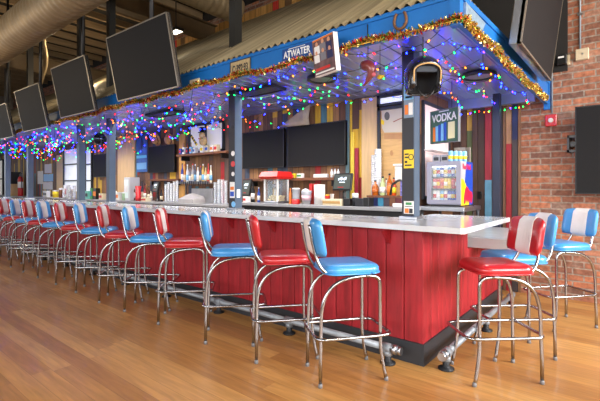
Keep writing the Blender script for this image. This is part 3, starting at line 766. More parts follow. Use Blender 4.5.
# popcorn machine
def popcorn():
    X, Y, k = spot(276.3, 4.32); z = ZR; w, d, h = .27, .24, .45
    t = thing('popcorn_machine', 'red-topped popcorn machine with glass sides on the back counter', 'popcorn machine', (X, Y, z), 0)
    MB().box(-w / 2, w / 2, -d / 2, d / 2, 0, .03, 0, None, .005).build('base', steel, t)
    for sx in (-1, 1):
        for sy in (-1, 1): MB().box(sx * (w / 2 - .011) - .01, sx * (w / 2 - .011) + .01, sy * (d / 2 - .011) - .01, sy * (d / 2 - .011) + .01, .03, h - .11).build('corner_post', white, t)
    g = MB().box(-w / 2 + .02, w / 2 - .02, -d / 2 + .004, -d / 2 + .007, .035, h - .115).box(w / 2 - .007, w / 2 - .004, -d / 2 + .02, d / 2 - .02, .035, h - .115).box(-w / 2 + .004, -w / 2 + .007, -d / 2 + .02, d / 2 - .02, .035, h - .115)
    g.build('glass_panel', mat('popcorn_glass', (200, 206, 208), .08, alpha=.14), t)
    r = MB().rings([[(-w / 2 - .025, -d / 2 - .03, h - .105), (w / 2 + .025, -d / 2 - .03, h - .105), (w / 2 + .025, d / 2 + .03, h - .105), (-w / 2 - .025, d / 2 + .03, h - .105)], [(-w / 2 - .045, -d / 2 - .06, h - .07), (w / 2 + .045, -d / 2 - .06, h - .07), (w / 2 + .045, d / 2 + .06, h - .07), (-w / 2 - .045, d / 2 + .06, h - .07)], [(-w / 2 - .02, -d / 2 - .02, h), (w / 2 + .02, -d / 2 - .02, h), (w / 2 + .02, d / 2 + .02, h), (-w / 2 - .02, d / 2 + .02, h)]], 0, True, True, False)
    r.build('canopy_top', redP, t)
    MB().lathe([(.03, 0), (.06, .02), (.062, .07), (.02, .08)], 0, 12, None, (.0, .0, .2)).tube([(0, 0, .28), (0, 0, .345)], .008).build('kettle', steel, t)
    pc = MB()
    for i in range(90):
        pc.sphere((random.uniform(-.11, .11), random.uniform(-.09, .09), .035 + random.uniform(0, .07)), random.uniform(.012, .018), 0, 6, 4)
    o = pc.build('popcorn', mat('popcorn_flakes', (238, 222, 170), .7), t); o['kind'] = 'stuff'
popcorn()
# point-of-sale screens
def pos(px, py0, py1, w_px, label, rz=.0, base_box=False):
    X, Y, k = spot(px, 4.38); z = bz(px); h = (py1 - py0) * k
    w = w_px * k * 1.15
    t = thing('register_screen', label, 'register', (X, Y, z), rz)
    M = Matrix.Translation((0, 0, atY(px, (py0 + py1) / 2, Y).z - z)) @ Matrix.Rotation(-.2, 4, 'X')
    MB().box(-w / 2, w / 2, 0, .03, -h / 2, h / 2, 0, M, .006).build('monitor', blk, t)
    MB().box(-w / 2 + .018, w / 2 - .018, -.003, 0, -h / 2 + .02, h / 2 - .018, 0, M).build('display', mat('lit_register_display', (60, 66, 62), .3, emit=(60, 68, 62), estr=.6), t)
    pr = MB()
    for i in range(6): pr.box(-w * .22 + i * w * .075, -w * .22 + i * w * .075 + w * .06, -.006, -.003, h * .08 + (i % 2) * .008, h * .2 + (i % 3) * .008, 0, M)
    pr.box(-w * .15, w * .15, -.006, -.003, -h * .05, -h * .01, 0, M); pr.box(-w * .2, w * .1, -.006, -.003, -h * .34, -h * .30, 1, M)
    pr.build('display_graphics', [mat('display_white', (210, 225, 240), .4, emit=(210, 225, 245), estr=.9), redP], t)
    MB().lathe([(w * .3, 0), (w * .3, .015), (.03, .03), (.025, .12), (.02, atY(px, (py0 + py1) / 2, Y).z - z)], 0, 14, None, (0, .05, 0)).build('stand', blk, t)
pos(342.2, 173, 190.5, 19, 'register touch screen in front of the crimson and mustard boards')
pos(246, 179, 196, 11, 'register touch screen just right of the middle post')
pos(155.5, 181.5, 192, 9, 'register touch screen under the wall screen beside the blue poster')
# generic small goods -------------------------------------------------
def boxy(name, cat, label, px, wpx, hpx, m, Y=YB, z=None, dep=.1, group=None, bev=.004, bandm=None):
    X, Y, k = spot(px, Y); z = bz(px) if z is None else z; w = wpx * k * 1.12; h = hpx * k
    o = MB().box(-w / 2, w / 2, -dep / 2, dep / 2, 0, h, 0, None, bev).build(name, m, None, (X, Y, z)); tag(o, label, cat, group)
    if bandm: MB().box(-w / 2 + .008, w / 2 - .008, -dep / 2 - .003, -dep / 2, h * .3, h * .7).build('print', bandm, o)
    return o
def round_(name, cat, label, px, wpx, hpx, prof, m, Y=YB, z=None, parts=(), group=None, seg=12):
    X, Y, k = spot(px, Y); z = bz(px) if z is None else z; r = wpx * k / 2; h = hpx * k
    o = MB().lathe([(a * r, c * h) for a, c in prof], 0, seg).build(name, m, None, (X, Y, z)); tag(o, label, cat, group)
    for pn, pp, pmat in parts: MB().lathe([(a * r, c * h) for a, c in pp], 0, seg).build(pn, pmat, o)
    return o
BOT = [(.9, 0), (1, .03), (1, .55), (.85, .65), (.36, .76), (.34, .93), (.3, .935)]
CAPP = [(.4, .92), (.4, 1.0), (.3, 1.0)]; LAB = [(1.03, .15), (1.03, .45)]
CUPP = [(.78, 0), (1, .96), (1.05, .97), (1.05, 1.0), (.92, 1.0)]
CAN = [(.85, 0), (1, .05), (1, .92), (.85, 1.0)]
def bottle(px, wpx, hpx, m, lab, labm=paper, capm=blk, Y=YB, z=None, group=None):
    return round_('bottle', 'bottle', lab, px, wpx, hpx, BOT, m, Y, z, (('label', LAB, labm), ('cap', CAPP, capm)), group)
def cupstack(px, wpx, hpx, lab, m=frost, Y=YB, z=None, group=None):
    pr = []; n = max(4, int(hpx / 2.2))
    for i in range(n): pr += [(.86, i / n), (1.0, (i + .75) / n), (1.04, (i + .8) / n), (1.04, (i + .97) / n)]
    return round_('cup_stack', 'cups', lab, px, wpx, hpx, pr, m, Y, z, group=group)
# right of the middle post, left to right
boxy('paper_cup_box', 'box', 'small white carton beside the register right of the middle post', 246.8, 4, 6, paper, 4.24, bandm=redP)
bottle(253, 4, 20, blk, 'dark bottle between the register and the popcorn machine', paper)
bottle(258.8, 3, 15, blu, 'slim blue bottle just left of the popcorn machine', paper, white)
round_('bottle', 'bottle', 'slim orange bottle just right of the popcorn machine', 290.3, 2.6, 17, BOT, ora, 4.25, None, (('cap', CAPP, blk),))
ob = round_('mixer_jug', 'jug', 'clear jug on a red base right of the popcorn machine', 296, 9, 15, [(.95, .32), (.8, .5), (.95, .95), (1.1, 1.0), (.6, 1.0)], glass, 4.28, None, (('base', [(.95, 0), (1, .05), (.95, .32)], redP), ('lid', [(.9, .97), (.9, 1.05), (.5, 1.07)], white)))
ob = round_('ice_bucket', 'bucket', 'clear bucket of ice and scoops right of the red-based jug', 306.5, 11, 13.5, [(.75, 0), (1, .95), (1.04, 1.0), (.9, 1.0)], glass, 4.28, None, (('emblem', [(.86, .3), (.95, .65)], mat('pale_pink_print', (206, 170, 180), .5)),))
ic = MB(); k_ = spot(306.5, 4.28)[2]
for i in range(26): ic.sphere((random.uniform(-.05, .05), random.uniform(-.05, .05), 13.5 * k_ * random.uniform(.85, 1.12)), random.uniform(.012, .02), 0, 6, 4)
o = ic.build('ice', mat('ice', (232, 238, 244), .2), ob); o['kind'] = 'stuff'
round_('paper_roll', 'paper roll', 'tall white paper roll with a red back left of the register box', 319.5, 11, 20, [(1, 0), (1, 1), (.3, 1)], paper, 4.32, None, (('core', [(.28, .98), (.28, 1.02)], mat('card_core', (150, 110, 70), .6)),))
boxy('red_binder', 'binder', 'red binder standing behind the white paper roll', 314, 3, 20, redP, 4.45, dep=.16)
t = boxy('cash_box', 'box', 'beige printed box below the register touch screen', 334, 20, 6.5, cream, 4.24, dep=.12, bandm=mat('tan_print', (190, 150, 90), .5))
zt_ = ZR + 6.5 * spot(334, 4.24)[2]
round_('red_lid_tub', 'tub', 'small red and yellow tub on the beige box', 327.5, 5, 4, CAN, redP, 4.24, zt_, (('lid', [(1.02, .8), (1.02, 1.02), (.5, 1.05)], yel),))
round_('paper_cup', 'cup', 'white paper cup on the beige box under the register screen', 332, 4.2, 5, CUPP, paper, 4.22, zt_)
boxy('card_reader', 'card reader', 'black card reader right of the beige box', 348.5, 7, 7.5, blk, 4.26, dep=.1)
round_('lidded_tumbler', 'tumbler', 'dark tumbler with a white lid right of the register', 355.2, 6.5, 13, CUPP[:1] + [(1, .66), (.9, .68)], castiron, 4.24, None, (('lid', [(.98, .66), (1.0, .95), (.85, 1.0)], white),))
boxy('receipt_printer', 'printer', 'low grey receipt printer below the pine column', 362, 8, 8, darkp, 4.26, dep=.14)
boxy('black_caddy', 'caddy', 'black plastic caddy right of the receipt printer', 368.5, 6, 9, blk, 4.26, dep=.12)
# raised liquor ledge
X0 = atY(371, 195, 4.55).x; X1 = atY(405, 195, 4.55).x
zl = atY(388, 195.5, 4.5).z
t = thing('bottle_ledge', 'low wooden ledge with coloured blocks holding the amber bottles', 'shelf', ((X0 + X1) / 2, 4.52, ZR))
hw = (X1 - X0) / 2
MB().box(-hw, hw, -.08, .12, zl - ZR - .025, zl - ZR).build('board', brownw, t)
fm = MB(); cols = [brownw, navy, mat('teal_block', (50, 120, 150), .6), mat('dark_block', (60, 50, 60), .6), brownw, mat('maroon_block', (90, 40, 44), .6)]
for i in range(6): fm.box(-hw + i * hw / 3, -hw + (i + 1) * hw / 3 - .004, -.07, .11, 0, zl - ZR - .026, i)
fm.build('front_blocks', cols, t)
for px, w, h, m, l, lm in ((375.3, 6.5, 15, amber, 'squat amber whiskey bottle at the left of the wooden ledge', None), (382.8, 5.5, 19, mat('pale_green_bottle', (196, 214, 150), .2, alpha=.85), 'pale green bottle with white label on the wooden ledge', paper), (389.5, 5.5, 22, amber, 'tall amber bottle with a dark neck on the wooden ledge', ora), (393.8, 5, 18, mat('red_amber_bottle', (206, 80, 30), .2, alpha=.9), 'orange-red bottle at the right of the wooden ledge', yel), (386.3, 4, 17, mat('clear_bottle', (220, 226, 226), .15, alpha=.5), 'clear bottle behind the pale green one on the wooden ledge', None)):
    bottle(px, w, h, m, l, lm or m, blk, 4.5 if px != 386.3 else 4.58, zl)
cupstack(374, 6, 40, 'tall leaning stack of frosted cups at the left of the pine-framed mural', frost, 4.62, zl)
cupstack(378, 7, 46, 'tallest stack of frosted cups in front of the mural window', frost, 4.6, zl)
# drink dispenser
X, Y, k = spot(401, 4.45)
t = thing('drink_dispenser', 'clear juice dispenser with black tap arm left of the sticker post', 'dispenser', (X, Y, ZR))
MB().box(-.07, .07, -.08, .1, .0, .04, 0, None, .005).build('base', white, t)
MB().box(-.06, .06, -.05, .1, .3, .48, 0, None, .01).build('tank', glass, t)
MB().box(-.075, .075, -.06, .11, .48, .5, 0, None, .004).build('lid', white, t)
MB().box(-.02, .02, .02, .08, .04, .3).build('column', mat('dispenser_print', (120, 120, 190), .4, var=.5, vscale=30), t)
MB().tube(fillet([(-.09, -.09, .14), (-.07, -.09, .26), (-.0, -.07, .31), (.03, -.02, .31)], .03), .014).build('tap_arm', blk, t)
# things on the long shelf
boxy('yellow_box', 'box', 'yellow snack box on the brown shelf right of the popcorn machine', 294, 6, 4.5, yel, 4.58, zs1, .07)
boxy('green_white_box', 'box', 'small white and green box beside the yellow box on the brown shelf', 300.5, 5.5, 4.5, paper, 4.58, zs1, .07, bandm=grn)
boxy('white_carton', 'carton', 'long white carton on the brown shelf above the paper roll', 321, 14, 3.5, paper, 4.58, zs1, .07)
for i, px in enumerate((332.8, 336, 339.2)): bottle(px - 1, 2.6, 9, mat('clear_shot_bottle', (224, 226, 232), .2), 'small white spirit bottle, %s on the shelf end under the wall screen' % ('leftmost', 'middle one', 'rightmost')[i], paper, navy, 4.58, zs1, 'small bottles on the shelf end')
bands = [(250.5, sky), (254, ora), (262, redP), (266, blu), (275, yel)]
# bottle display left of the middle post: shelf things
for i, (px, mm, cm) in enumerate(((181.5, blu, redP), (185, white, navy), (188.4, navy, redP), (192, sky, ora), (195.5, white, blu))):
    boxy('can_carton', 'carton', 'printed drink carton, %s on the shelf under the bar window' % ('leftmost', 'second', 'third', 'fourth', 'fifth')[i], px, 3.0, (6 + i % 2), mm, 4.56, zs2, .08, 'cartons on the window shelf', bandm=cm)
for i, px in enumerate((184, 187.5, 191.2)):
    bottle(px, 1.8, 12, [mat('smoky_bottle', (90, 84, 80), .2), amber, mat('rust_bottle', (150, 60, 36), .2)][i], 'thin %s bottle behind the cartons on the window shelf' % ('grey', 'amber', 'rust coloured')[i], paper, darkp, 4.63, zs2)
for i, px in enumerate((203, 208, 213, 217)):
    boxy('drink_carton', 'carton', 'white printed carton, %s under the figurine on the window shelf' % ('leftmost', 'second', 'third', 'rightmost')[i], px, 4.4, 7, cream if i % 2 else paper, 4.55, zs2, .08, 'cartons under the figurine', bandm=(yel, blu, ora, redP)[i])
# costumed figurine
X, Y, k = spot(205, 4.60); fz = zs2 + 7 * spot(205, 4.6)[2] + .002
t = thing('figurine', 'beige figurine with a black top hat holding a long yellow and black stick', 'figurine', (X, 4.56, fz))
MB().sphere((0, 0, .09), (.1, .05, .09), 0, 12, 8).build('body', mat('beige_plush', (196, 164, 116), .8, var=.2, vscale=20), t)
MB().sphere((-.02, -.01, .19), (.07, .05, .06), 0, 12, 8).build('head', mat('tan_plush', (206, 176, 130), .8, var=.15, vscale=20), t)
MB().lathe([(.075, 0), (.075, .01), (.045, .012), (.05, .1), (.03, .105)], 0, 12, None, (-.03, 0, .235)).build('hat', blk, t)
mm = MB(); MB_ = Matrix.Translation((-.12, -.05, .02)) @ Matrix.Rotation(-.75, 4, 'Y')
for i in range(8): mm.box(-.02, .02, -.008, .008, .0 + i * .032, .03 + i * .032, i % 2, MB_)
mm.build('stick', [yel, blk], t)
for dx, c_ in ((-.05, redP), (.0, ora), (.04, grn)): MB().sphere((dx, -.055, .13), .012, 0, 8, 5).build('ornament', c_, t)
# tap-bottle rack
X0 = atY(181, 183, 4.5).x; X1 = atY(212.5, 183, 4.5).x; zr = atY(196, 183, 4.45).z
t = thing('bottle_rack', 'metal grid rack holding a row of slim bottles below the window shelf', 'rack', ((X0 + X1) / 2, 4.5, zr)); hw = (X1 - X0) / 2
MB().box(-hw, hw, -.08, .16, -.012, 0).box(-hw, hw, -.085, -.075, -.012, .03).build('tray', steel, t)
gb = MB()
for i in range(15): gb.box(-hw + i * hw / 7.2, -hw + i * hw / 7.2 + .012, -.095, -.086, -.045, .03)
gb.build('grid', darkp, t)
for s in (-1, 1): MB().box(s * hw - .008, s * hw + .008, .1, .13, ZL - zr, -.012).build('upright', steel, t)
bc = [(60, 70, 150), (196, 130, 60), (220, 220, 224), (120, 126, 140), (170, 172, 178), (92, 100, 120), (236, 236, 230), (60, 84, 110), (206, 170, 90), (212, 196, 150), (190, 60, 50), (222, 214, 190)]
for i in range(12):
    px = 182.3 + i * 2.6; c_ = bc[i]
    bottle(px, 2.75, random.uniform(16, 20), mat('rack_bottle_%d' % i, c_, .25), 'slim bottle, %s from the left in the metal grid rack' % (ordn[i] if i else 'first'), [paper, cream, sky][i % 3], [blk, redP, white][i % 3], 4.52 + .03 * (i % 2), zr, 'bottles in the grid rack')
# ice bin lid
X, Y, k = spot(191, 4.33)
t = MB().rings([[(-.2, -.13, 0), (.24, -.13, 0), (.24, .12, 0), (-.2, .12, 0)], [(-.2, -.13, .07), (.24, -.13, .07), (.24, .12, .07), (-.2, .12, .07)], [(-.12, .04, .16), (.2, -.06, .09), (.2, .12, .12), (-.12, .12, .17)]], 0, True, True, False).build('ice_bin', mat('grey_plastic_bin', (176, 172, 170), .45, var=.1), None, (X, Y, ZL)); tag(t, 'sloped grey ice bin below the metal bottle rack', 'bin')
# cup stacks
for i, (px, h) in enumerate(((215.2, 22), (218.8, 25), (222.3, 25), (225.8, 24))):
    cupstack(px, 3.5, h, 'stack of clear cups, %s beside the middle post' % ('leftmost', 'second', 'third', 'right-hand one')[i], glass, 4.3, None, 'cup stacks left of the middle post')
for i, (px, h) in enumerate(((165.8, 18), (168.6, 20), (171.4, 19), (174.2, 21), (177, 22))):
    cupstack(px, 2.6, h, 'stack of clear cups, %s of five right of the small register' % ('leftmost', 'second', 'middle', 'fourth', 'rightmost')[i], frost, 4.3, None, 'cup stacks by the small register')
boxy('stainless_panel', 'splash panel', 'brushed steel splash panel behind the clear cups and ice bin', 202, 30, 14, mat('bright_steel_panel', (196, 196, 198), .5, .3, var=.1), 4.62, ZL, .02)
# left part of the back counter
def cooler(px, label):
    X, Y, k = spot(px, 4.4); t = thing('glass_cooler', label, 'cooler', (X, Y, ZL)); w, h = .22, 23 * k
    MB().box(-w / 2, w / 2, -.1, .14, 0, h, 0, None, .01).build('body', mat('silver_cooler', (196, 198, 200), .4), t)
    MB().box(-w / 2 + .03, w / 2 - .03, -.105, -.1, .05, h - .05).build('door', mat('cooler_glass', (214, 226, 222), .15, emit=(200, 220, 214), estr=.25), t)
    MB().box(-w / 2 + .05, w / 2 - .05, -.112, -.105, h * .35, h * .65).build('label_print', paper, t)
cooler(131, 'small silver glass-door cooler left of the blue poster')
rc = mat('red_stack_print', (206, 40, 44), .4, var=.2, vscale=30)
round_('red_cup_tower', 'cups', 'red cups stacked in front of the blue poster', 138.3, 6, 15, [(.8, 0), (1, .3), (.7, .33), (1, .6), (.72, .63), (1.05, .98), (.8, 1)], rc, 4.3)
for i, (px, h, c_, l) in enumerate(((134, 18, (120, 70, 50), 'brown'), (142, 20, (60, 66, 90), 'dark blue'), (145, 17, (150, 46, 50), 'dark red'), (148.6, 15, (96, 60, 44), 'dark brown'), (151, 11, (200, 190, 170), 'cream'), (161.5, 12, (40, 40, 46), 'black'))):
    bottle(px, 2.8, h, mat('left_bottle_%d' % i, c_, .25), '%s bottle near the register beside the blue poster' % l, [paper, cream][i % 2], blk, 4.42)
boxy('cardboard_box', 'box', 'low cream box right of the red cups', 146, 8, 4, cream, 4.25, dep=.12, bandm=redP)
for i, (px, w, h, m, l) in enumerate(((113.6, 5, 9, paper, 'white towel dispenser just right of the post'), (118.5, 7, 8, paper, 'white cardboard carton by the pine boards'), (124, 4, 8, mat('green_canister', (150, 176, 140), .5), 'pale green canister by the pine boards'), (88.6, 5, 8, mat('mint_box', (110, 190, 170), .5), 'mint green box under the small wall screen'), (93, 3.5, 11, grn, 'green carton under the small wall screen'), (96.5, 6, 11, blk, 'black coffee brewer under the small wall screen'), (102.5, 6, 6, cream, 'beige tray of packets under the small wall screen'), (46.5, 9, 6.5, paper, 'white carton of wipes below the pinned papers'), (56, 6, 7, yel, 'yellow tub at the far left counter'), (61, 4, 9, brownw, 'brown jar right of the yellow tub'), (67, 6, 13, frost, 'frosted cup dispenser before the left window'), (72, 5, 9, paper, 'white box before the left window'), (77, 4, 7, cream, 'cream box against the left post'))):
    if l.startswith(('yellow', 'brown jar', 'pale green')): round_('canister' if 'jar' not in l else 'jar', 'canister', l, px, w, h, CAN, m, 4.3, None, (('lid', [(1.02, .88), (1.02, 1.03), (.5, 1.05)], white),))
    else: boxy({'white towel': 'towel_dispenser', 'black coffe': 'coffee_brewer', 'beige tray ': 'packet_tray', 'frosted cup': 'cup_dispenser'}.get(l[:11], 'carton'), 'box', l, px, w, h, m, 4.3, None, .1, None, .005, (blu, ora, redP, darkp)[i % 4])
for i, px in enumerate((64, 69.5, 74.5)): cupstack(px, 3, 9 + 2 * i, 'short stack of clear cups, %s before the left window' % ('leftmost', 'middle', 'rightmost')[i], frost, 4.22, None, 'cup stacks before the left window')
# fire extinguisher on the left wall boards
p = atY(20.5, 197, 4.4)
t = thing('fire_extinguisher', 'red fire extinguisher between the two left-most posts', 'fire extinguisher', (p.x, 4.4, ZL)); k = depY(20.5, 4.4) / F; h = 23 * k
MB().lathe([(.07, 0), (.075, .02), (.075, h * .72), (.05, h * .82), (.02, h * .85)], 0, 14).build('cylinder', redP, t)
MB().box(-.03, .03, -.015, .015, h * .84, h * .95).tube([(-.02, 0, h * .95), (.1, 0, h * .98)], .01).build('valve_handle', blk, t)
MB().lathe([(.0755, h * .35), (.0765, h * .36), (.0765, h * .6), (.0755, h * .61)], 0, 14).build('label_band', paper, t)
MB().tube([(.02, 0, h * .88), (.09, 0, h * .8), (.1, 0, h * .3)], .01).build('hose', blk, t)
boxy('microwave', 'microwave', 'black microwave at the far left between two posts', 14, 9, 12, blk, 4.42, ZL + .38, .3, bandm=darkp)
boxy('crate', 'crate', 'pale crate carrying the microwave at the far left', 14, 10, .38 / (depY(14, 4.42) / F), lightw, 4.42, ZL, .28)
# hats above the wall screen
for i, (px, l) in enumerate(((155.5, 'tan round straw hat above the left half of the wall screen'), (168.5, 'tan round straw hat above the right half of the wall screen'))):
    p = atY(px, 139.5, WP - .1); o = MB().lathe([(.13, 0), (.13, .012), (.085, .02), (.075, .08), (.02, .09)], 0, 18, Matrix.Rotation(PI / 2 + .3, 4, 'X')).build('straw_hat', mat('straw', (186, 140, 82), .7, var=.25, vscale=40), None, (p.x, WP - .07, p.z)); tag(o, l, 'hat', 'straw hats on the wall')
    MB().lathe([(.088, .02), (.084, .04)], 0, 18, Matrix.Rotation(PI / 2 + .3, 4, 'X')).build('hat_band', brownw, o)
# fin over the gap of the two screens
P0 = [(279, 127.3), (283, 125), (292, 118), (302, 110), (309, 104.5), (310.5, 104), (309, 112), (308.4, 118), (309.5, 124.5), (296, 126.2)]
Yf = WP - .16
pp = [(atY(a, b2, Yf).x, atY(a, b2, Yf).z) for a, b2 in P0]; cx = sum(q[0] for q in pp) / len(pp); cz = sum(q[1] for q in pp) / len(pp)
f = MB(); sh = lambda s: [((q[0] - cx) * s, (q[1] - cz) * s) for q in pp]
f.rings([[(x, dy, z) for x, z in sh(s)] for dy, s in ((-.05, .55), (-.035, .85), (0, 1), (.035, .85), (.05, .55))], 0)
o = f.build('shark_fin', mat('grey_beige_fin', (150, 138, 120), .7, var=.15, vscale=12), None, (cx, Yf, cz)); tag(o, 'grey-beige fin ornament rising above the gap between the two big wall screens', 'ornament')

# ------------------------------------------------------------------ fridge corner
XF0, XF1, YFr = -1.90, -1.515, 4.72
tt = thing('steel_table', 'stainless table carrying the energy drink fridge', 'table', ((XF0 + XF1) / 2, 4.95, 0)); zt2 = 1.125
MB().box(-.26, .26, -.34, .3, zt2 - .05, zt2, 0, None, .004).build('tabletop', steel, tt)
for sx in (-.23, .23):
    for sy in (-.3, .27): MB().tube([(sx, sy, 0), (sx, sy, zt2 - .05)], .02).build('leg', steel, tt)
lav = mat('pale_grey_fridge', (142, 142, 158), .4)
t = thing('drink_fridge', 'small energy drink fridge with glass door and yellow-red-blue side', 'fridge', ((XF0 + XF1) / 2, YFr, zt2)); w = (XF1 - XF0) / 2; h = .52; d = .42
bd = MB().box(-w, -w + .03, 0, d, .02, h).box(w - .03, w, 0, d, .02, h).box(-w + .03, w - .03, 0, d, .02, .06).box(-w + .03, w - .03, 0, d, h - .05, h).box(-w + .03, w - .03, d - .03, d, .06, h - .05)
bd.build('cabinet', lav, t)
MB().box(-w + .02, w - .02, .03, d - .03, 0, .02).build('feet', blk, t)
fr = MB().box(-w, -w + .045, -.03, -.002, .03, h).box(w - .045, w, -.03, -.002, .03, h).box(-w + .045, w - .045, -.03, -.002, .03, .075).box(-w + .045, w - .045, -.03, -.002, h - .05, h)
fd = fr.build('door', lav, t); MB().box(-w + .045, w - .045, -.02, -.016, .075, h - .05).build('glass', mat('fridge_glass', (230, 238, 240), .05, alpha=.12), fd)
MB().box(-w + .04, w - .04, .04, .06, h - .062, h - .052).build('lamp', mat('fridge_lamp', (255, 255, 255), .4, emit=(245, 250, 255), estr=5), t)
for zz in (.205, .345): MB().box(-w + .03, w - .03, .02, d - .04, zz - .008, zz).build('rack', darkp, t)
cans = [[white, sky, blu, white, sky, blu, white], [redP, redP, ora, yel, yel, redP, redP], [white, white, sky, white, blu, blu, blu]]
for r, zz in enumerate((.062, .206, .346)):
    for i in range(7):
        X = (XF0 + XF1) / 2 - w + .062 + i * (2 * w - .124) / 6
        cm = cans[2 - r][i]
        o = MB().lathe([(.02, 0), (.0235, .006), (.0235, .112), (.018, .122)], 0, 10).build('drink_can', cm, None, (X, YFr + .06, zt2 + zz)); tag(o, 'slim drink can, %s from left on the %s fridge rack' % (('first', *ordn[1:7])[i], ('lowest', 'middle', 'top')[r]), 'can', 'cans inside the fridge')
        MB().lathe([(.0241, .035), (.0241, .08)], 0, 10).build('label_band', [redP, white, yel][(i + r) % 3], o)
# printed side of the fridge (faces right)
def sd(pts, x): return pts
sidep = MB(); xs_ = w
def sq(pts, k, lift): sidep.prism([(y_ * d, z_ * h) for y_, z_ in pts], xs_ + .0005 + lift, xs_ + .002 + lift, 'x', k)
sq([(.0, .03), (1, .03), (1, 1), (.0, 1)], 0, 0)
sq([(.45, 1), (1, 1), (1, .03), (.3, .03), (.3, .55)], 1, .001)
sq([(.0, .03), (.0, .62), (.18, .6), (.36, .5), (.52, .34), (.62, .16), (.64, .03)], 2, .002)
sq([(.18, .05), (.2, .2), (.3, .38), (.45, .45), (.6, .40), (.72, .34), (.9, .32), (.98, .22), (.92, .10), (.84, .05), (.74, .15), (.66, .06), (.54, .13), (.48, .04), (.4, .15), (.3, .05)], 3, .003)
sidep.build('side_print', [mat('silver_print', (190, 194, 200), .35, .3), mat('cobalt_print', (22, 66, 170), .4), mat('sun_yellow_print', (250, 208, 20), .4), mat('crimson_print', (206, 22, 60), .4)], t)
lettering('Red Bull', .085, mat('crimson_print', (206, 22, 60), .4), t, (w + .004, d * .46, h * .88), (PI / 2, 0, PI / 2), 1.05, bold=.002)
MB().tube(fillet([(w + .02, d - .05, .02), (w + .05, .3, -.02), (w + .06, .25, -.2)], .05), .006).build('power_cord', blk, t)
zf = zt2 + h
for i, dx in enumerate((-.12, -.02)):
    o = MB().box(-.045, .045, -.05, .05, 0, .085, 0, None, .004).build('can_carton', mat('silver_carton', (150, 150, 158), .4, var=.2, vscale=40), None, ((XF0 + XF1) / 2 + dx, YFr + .12, zf)); tag(o, 'silver carton on top of the fridge, %s' % ('left of the other', 'right of the other')[i], 'carton', 'cartons on the fridge')
    MB().box(-.03, .03, -.052, -.05, .02, .06).build('print', darkp, o)
for i in range(4):
    o = MB().lathe([(.022, 0), (.026, .006), (.026, .115), (.02, .124)], 0, 12).build('drink_can', sky, None, ((XF0 + XF1) / 2 + .055 + i * .036, YFr + .06 + i * .055, zf)); tag(o, 'blue and yellow can on the fridge, %s of four' % ('nearest', 'second', 'third', 'farthest')[i], 'can', 'cans on the fridge top')
    MB().lathe([(.0266, .03), (.0266, .07)], 0, 12).build('label_band', yel, o)
for i, (dx, rr) in enumerate(((.08, .2), (.13, -.2))):
    o = MB().box(-.06, .06, -.01, .01, 0, .18).build('cardboard_sheet', mat('grey_cardboard', (120, 112, 104), .7), None, ((XF0 + XF1) / 2 + dx, YFr + .3 + .06 * i, zf)); o.rotation_euler = (0, 0, rr); tag(o, 'grey cardboard piece standing %s behind the cans on the fridge' % ('left', 'right'), 'cardboard') if False else tag(o, 'grey cardboard piece standing behind the cans on the fridge, %s one' % ('left', 'right')[i], 'cardboard')
# vodka sign
gp = mat('green_sign_board', (66, 100, 80), .45, var=.1)
S0 = atY(430, 126, 4.78); S1v = Vector((.928, -.2, 0)).normalized()
t = thing('drink_sign', 'green drinks sign reading VODKA hanging above the fridge', 'sign', ((atY(444, 126, 4.62)).x, 4.62, atY(444, 126, 4.62).z), -.38); sw, shh = .195, .185
MB().box(-sw, sw, 0, .025, -shh, shh, 0, None, .004).build('board', gp, t)
fr = MB().box(-sw - .007, -sw, -.006, .03, -shh - .007, shh + .007).box(sw, sw + .007, -.006, .03, -shh - .007, shh + .007).box(-sw, sw, -.006, .03, -shh - .007, -shh).box(-sw, sw, -.006, .03, shh, shh + .007)
fr.build('frame', mat('pale_frame', (120, 122, 124), .4, .4), t)
lettering('VODKA', .12, white, t, (.0, -.003, .095), sx=.82, bold=.003)
for i, k in enumerate((ora, sky, blu, sky, blu)): MB().box(-.16 + i * .04, -.16 + i * .04 + .034, -.004, 0, -.165, .0 + i * .01).build('printed_can', k, t)
MB().box(.06, .15, -.004, 0, -.15, .035).build('printed_glass', mat('pale_yellow_print', (226, 220, 170), .5), t)
MB().box(-.07, .07, -.004, 0, .165, .175).build('small_print', white, t)
MB().tube([(-.1, .012, shh), (-.1, .012, SOF - t.location.z)], .003, 0, 5).tube([(.1, .012, shh), (.1, .012, SOF - t.location.z)], .003, 0, 5).build('hanging_wire', blk, t)
# return wall window and shelf behind the sign
Xr = XE + .002
p0, p1 = atX(423, 150, Xr + .02), atX(450, 150, Xr + .02)
f = MB().box(Xr, Xr + .03, p0.y, p0.y + .04, 1.2, 2.4).box(Xr, Xr + .03, p1.y - .04, p1.y, 1.2, 2.4).box(Xr, Xr + .03, p0.y + .04, p1.y - .04, 1.2, 1.24).box(Xr, Xr + .03, p0.y + .04, p1.y - .04, 2.36, 2.4)
w30 = structure(f.build('window_30', dframe))
MB().box(Xr + .004, Xr + .012, p0.y + .03, p1.y - .03, 1.23, 2.37).build('pane', mat('rosy_daylight_pane', (226, 206, 204), .3, emit=(230, 206, 204), estr=.35), w30)
za = atX(436, 150, Xr + .1).z
o = MB().box(Xr + .034, Xr + .16, p0.y, p1.y, za - .02, za, 0, None, .004).build('wall_shelf', mat('pale_shelf', (214, 206, 206), .4), None); tag(o, 'pale narrow shelf in front of the rosy window behind the fridge', 'shelf')
o = MB().box(-.03, .03, -.008, 0, -.05, .05, 0, None, .003).box(-.012, .012, -.011, -.008, -.03, .03, 0).build('wall_outlet', blk, None, (atY(479.5, 195, WB - .05).x, WB - .04, atY(479.5, 195, WB - .05).z)); tag(o, 'black outlet box on the dark boards right of the fridge', 'outlet')

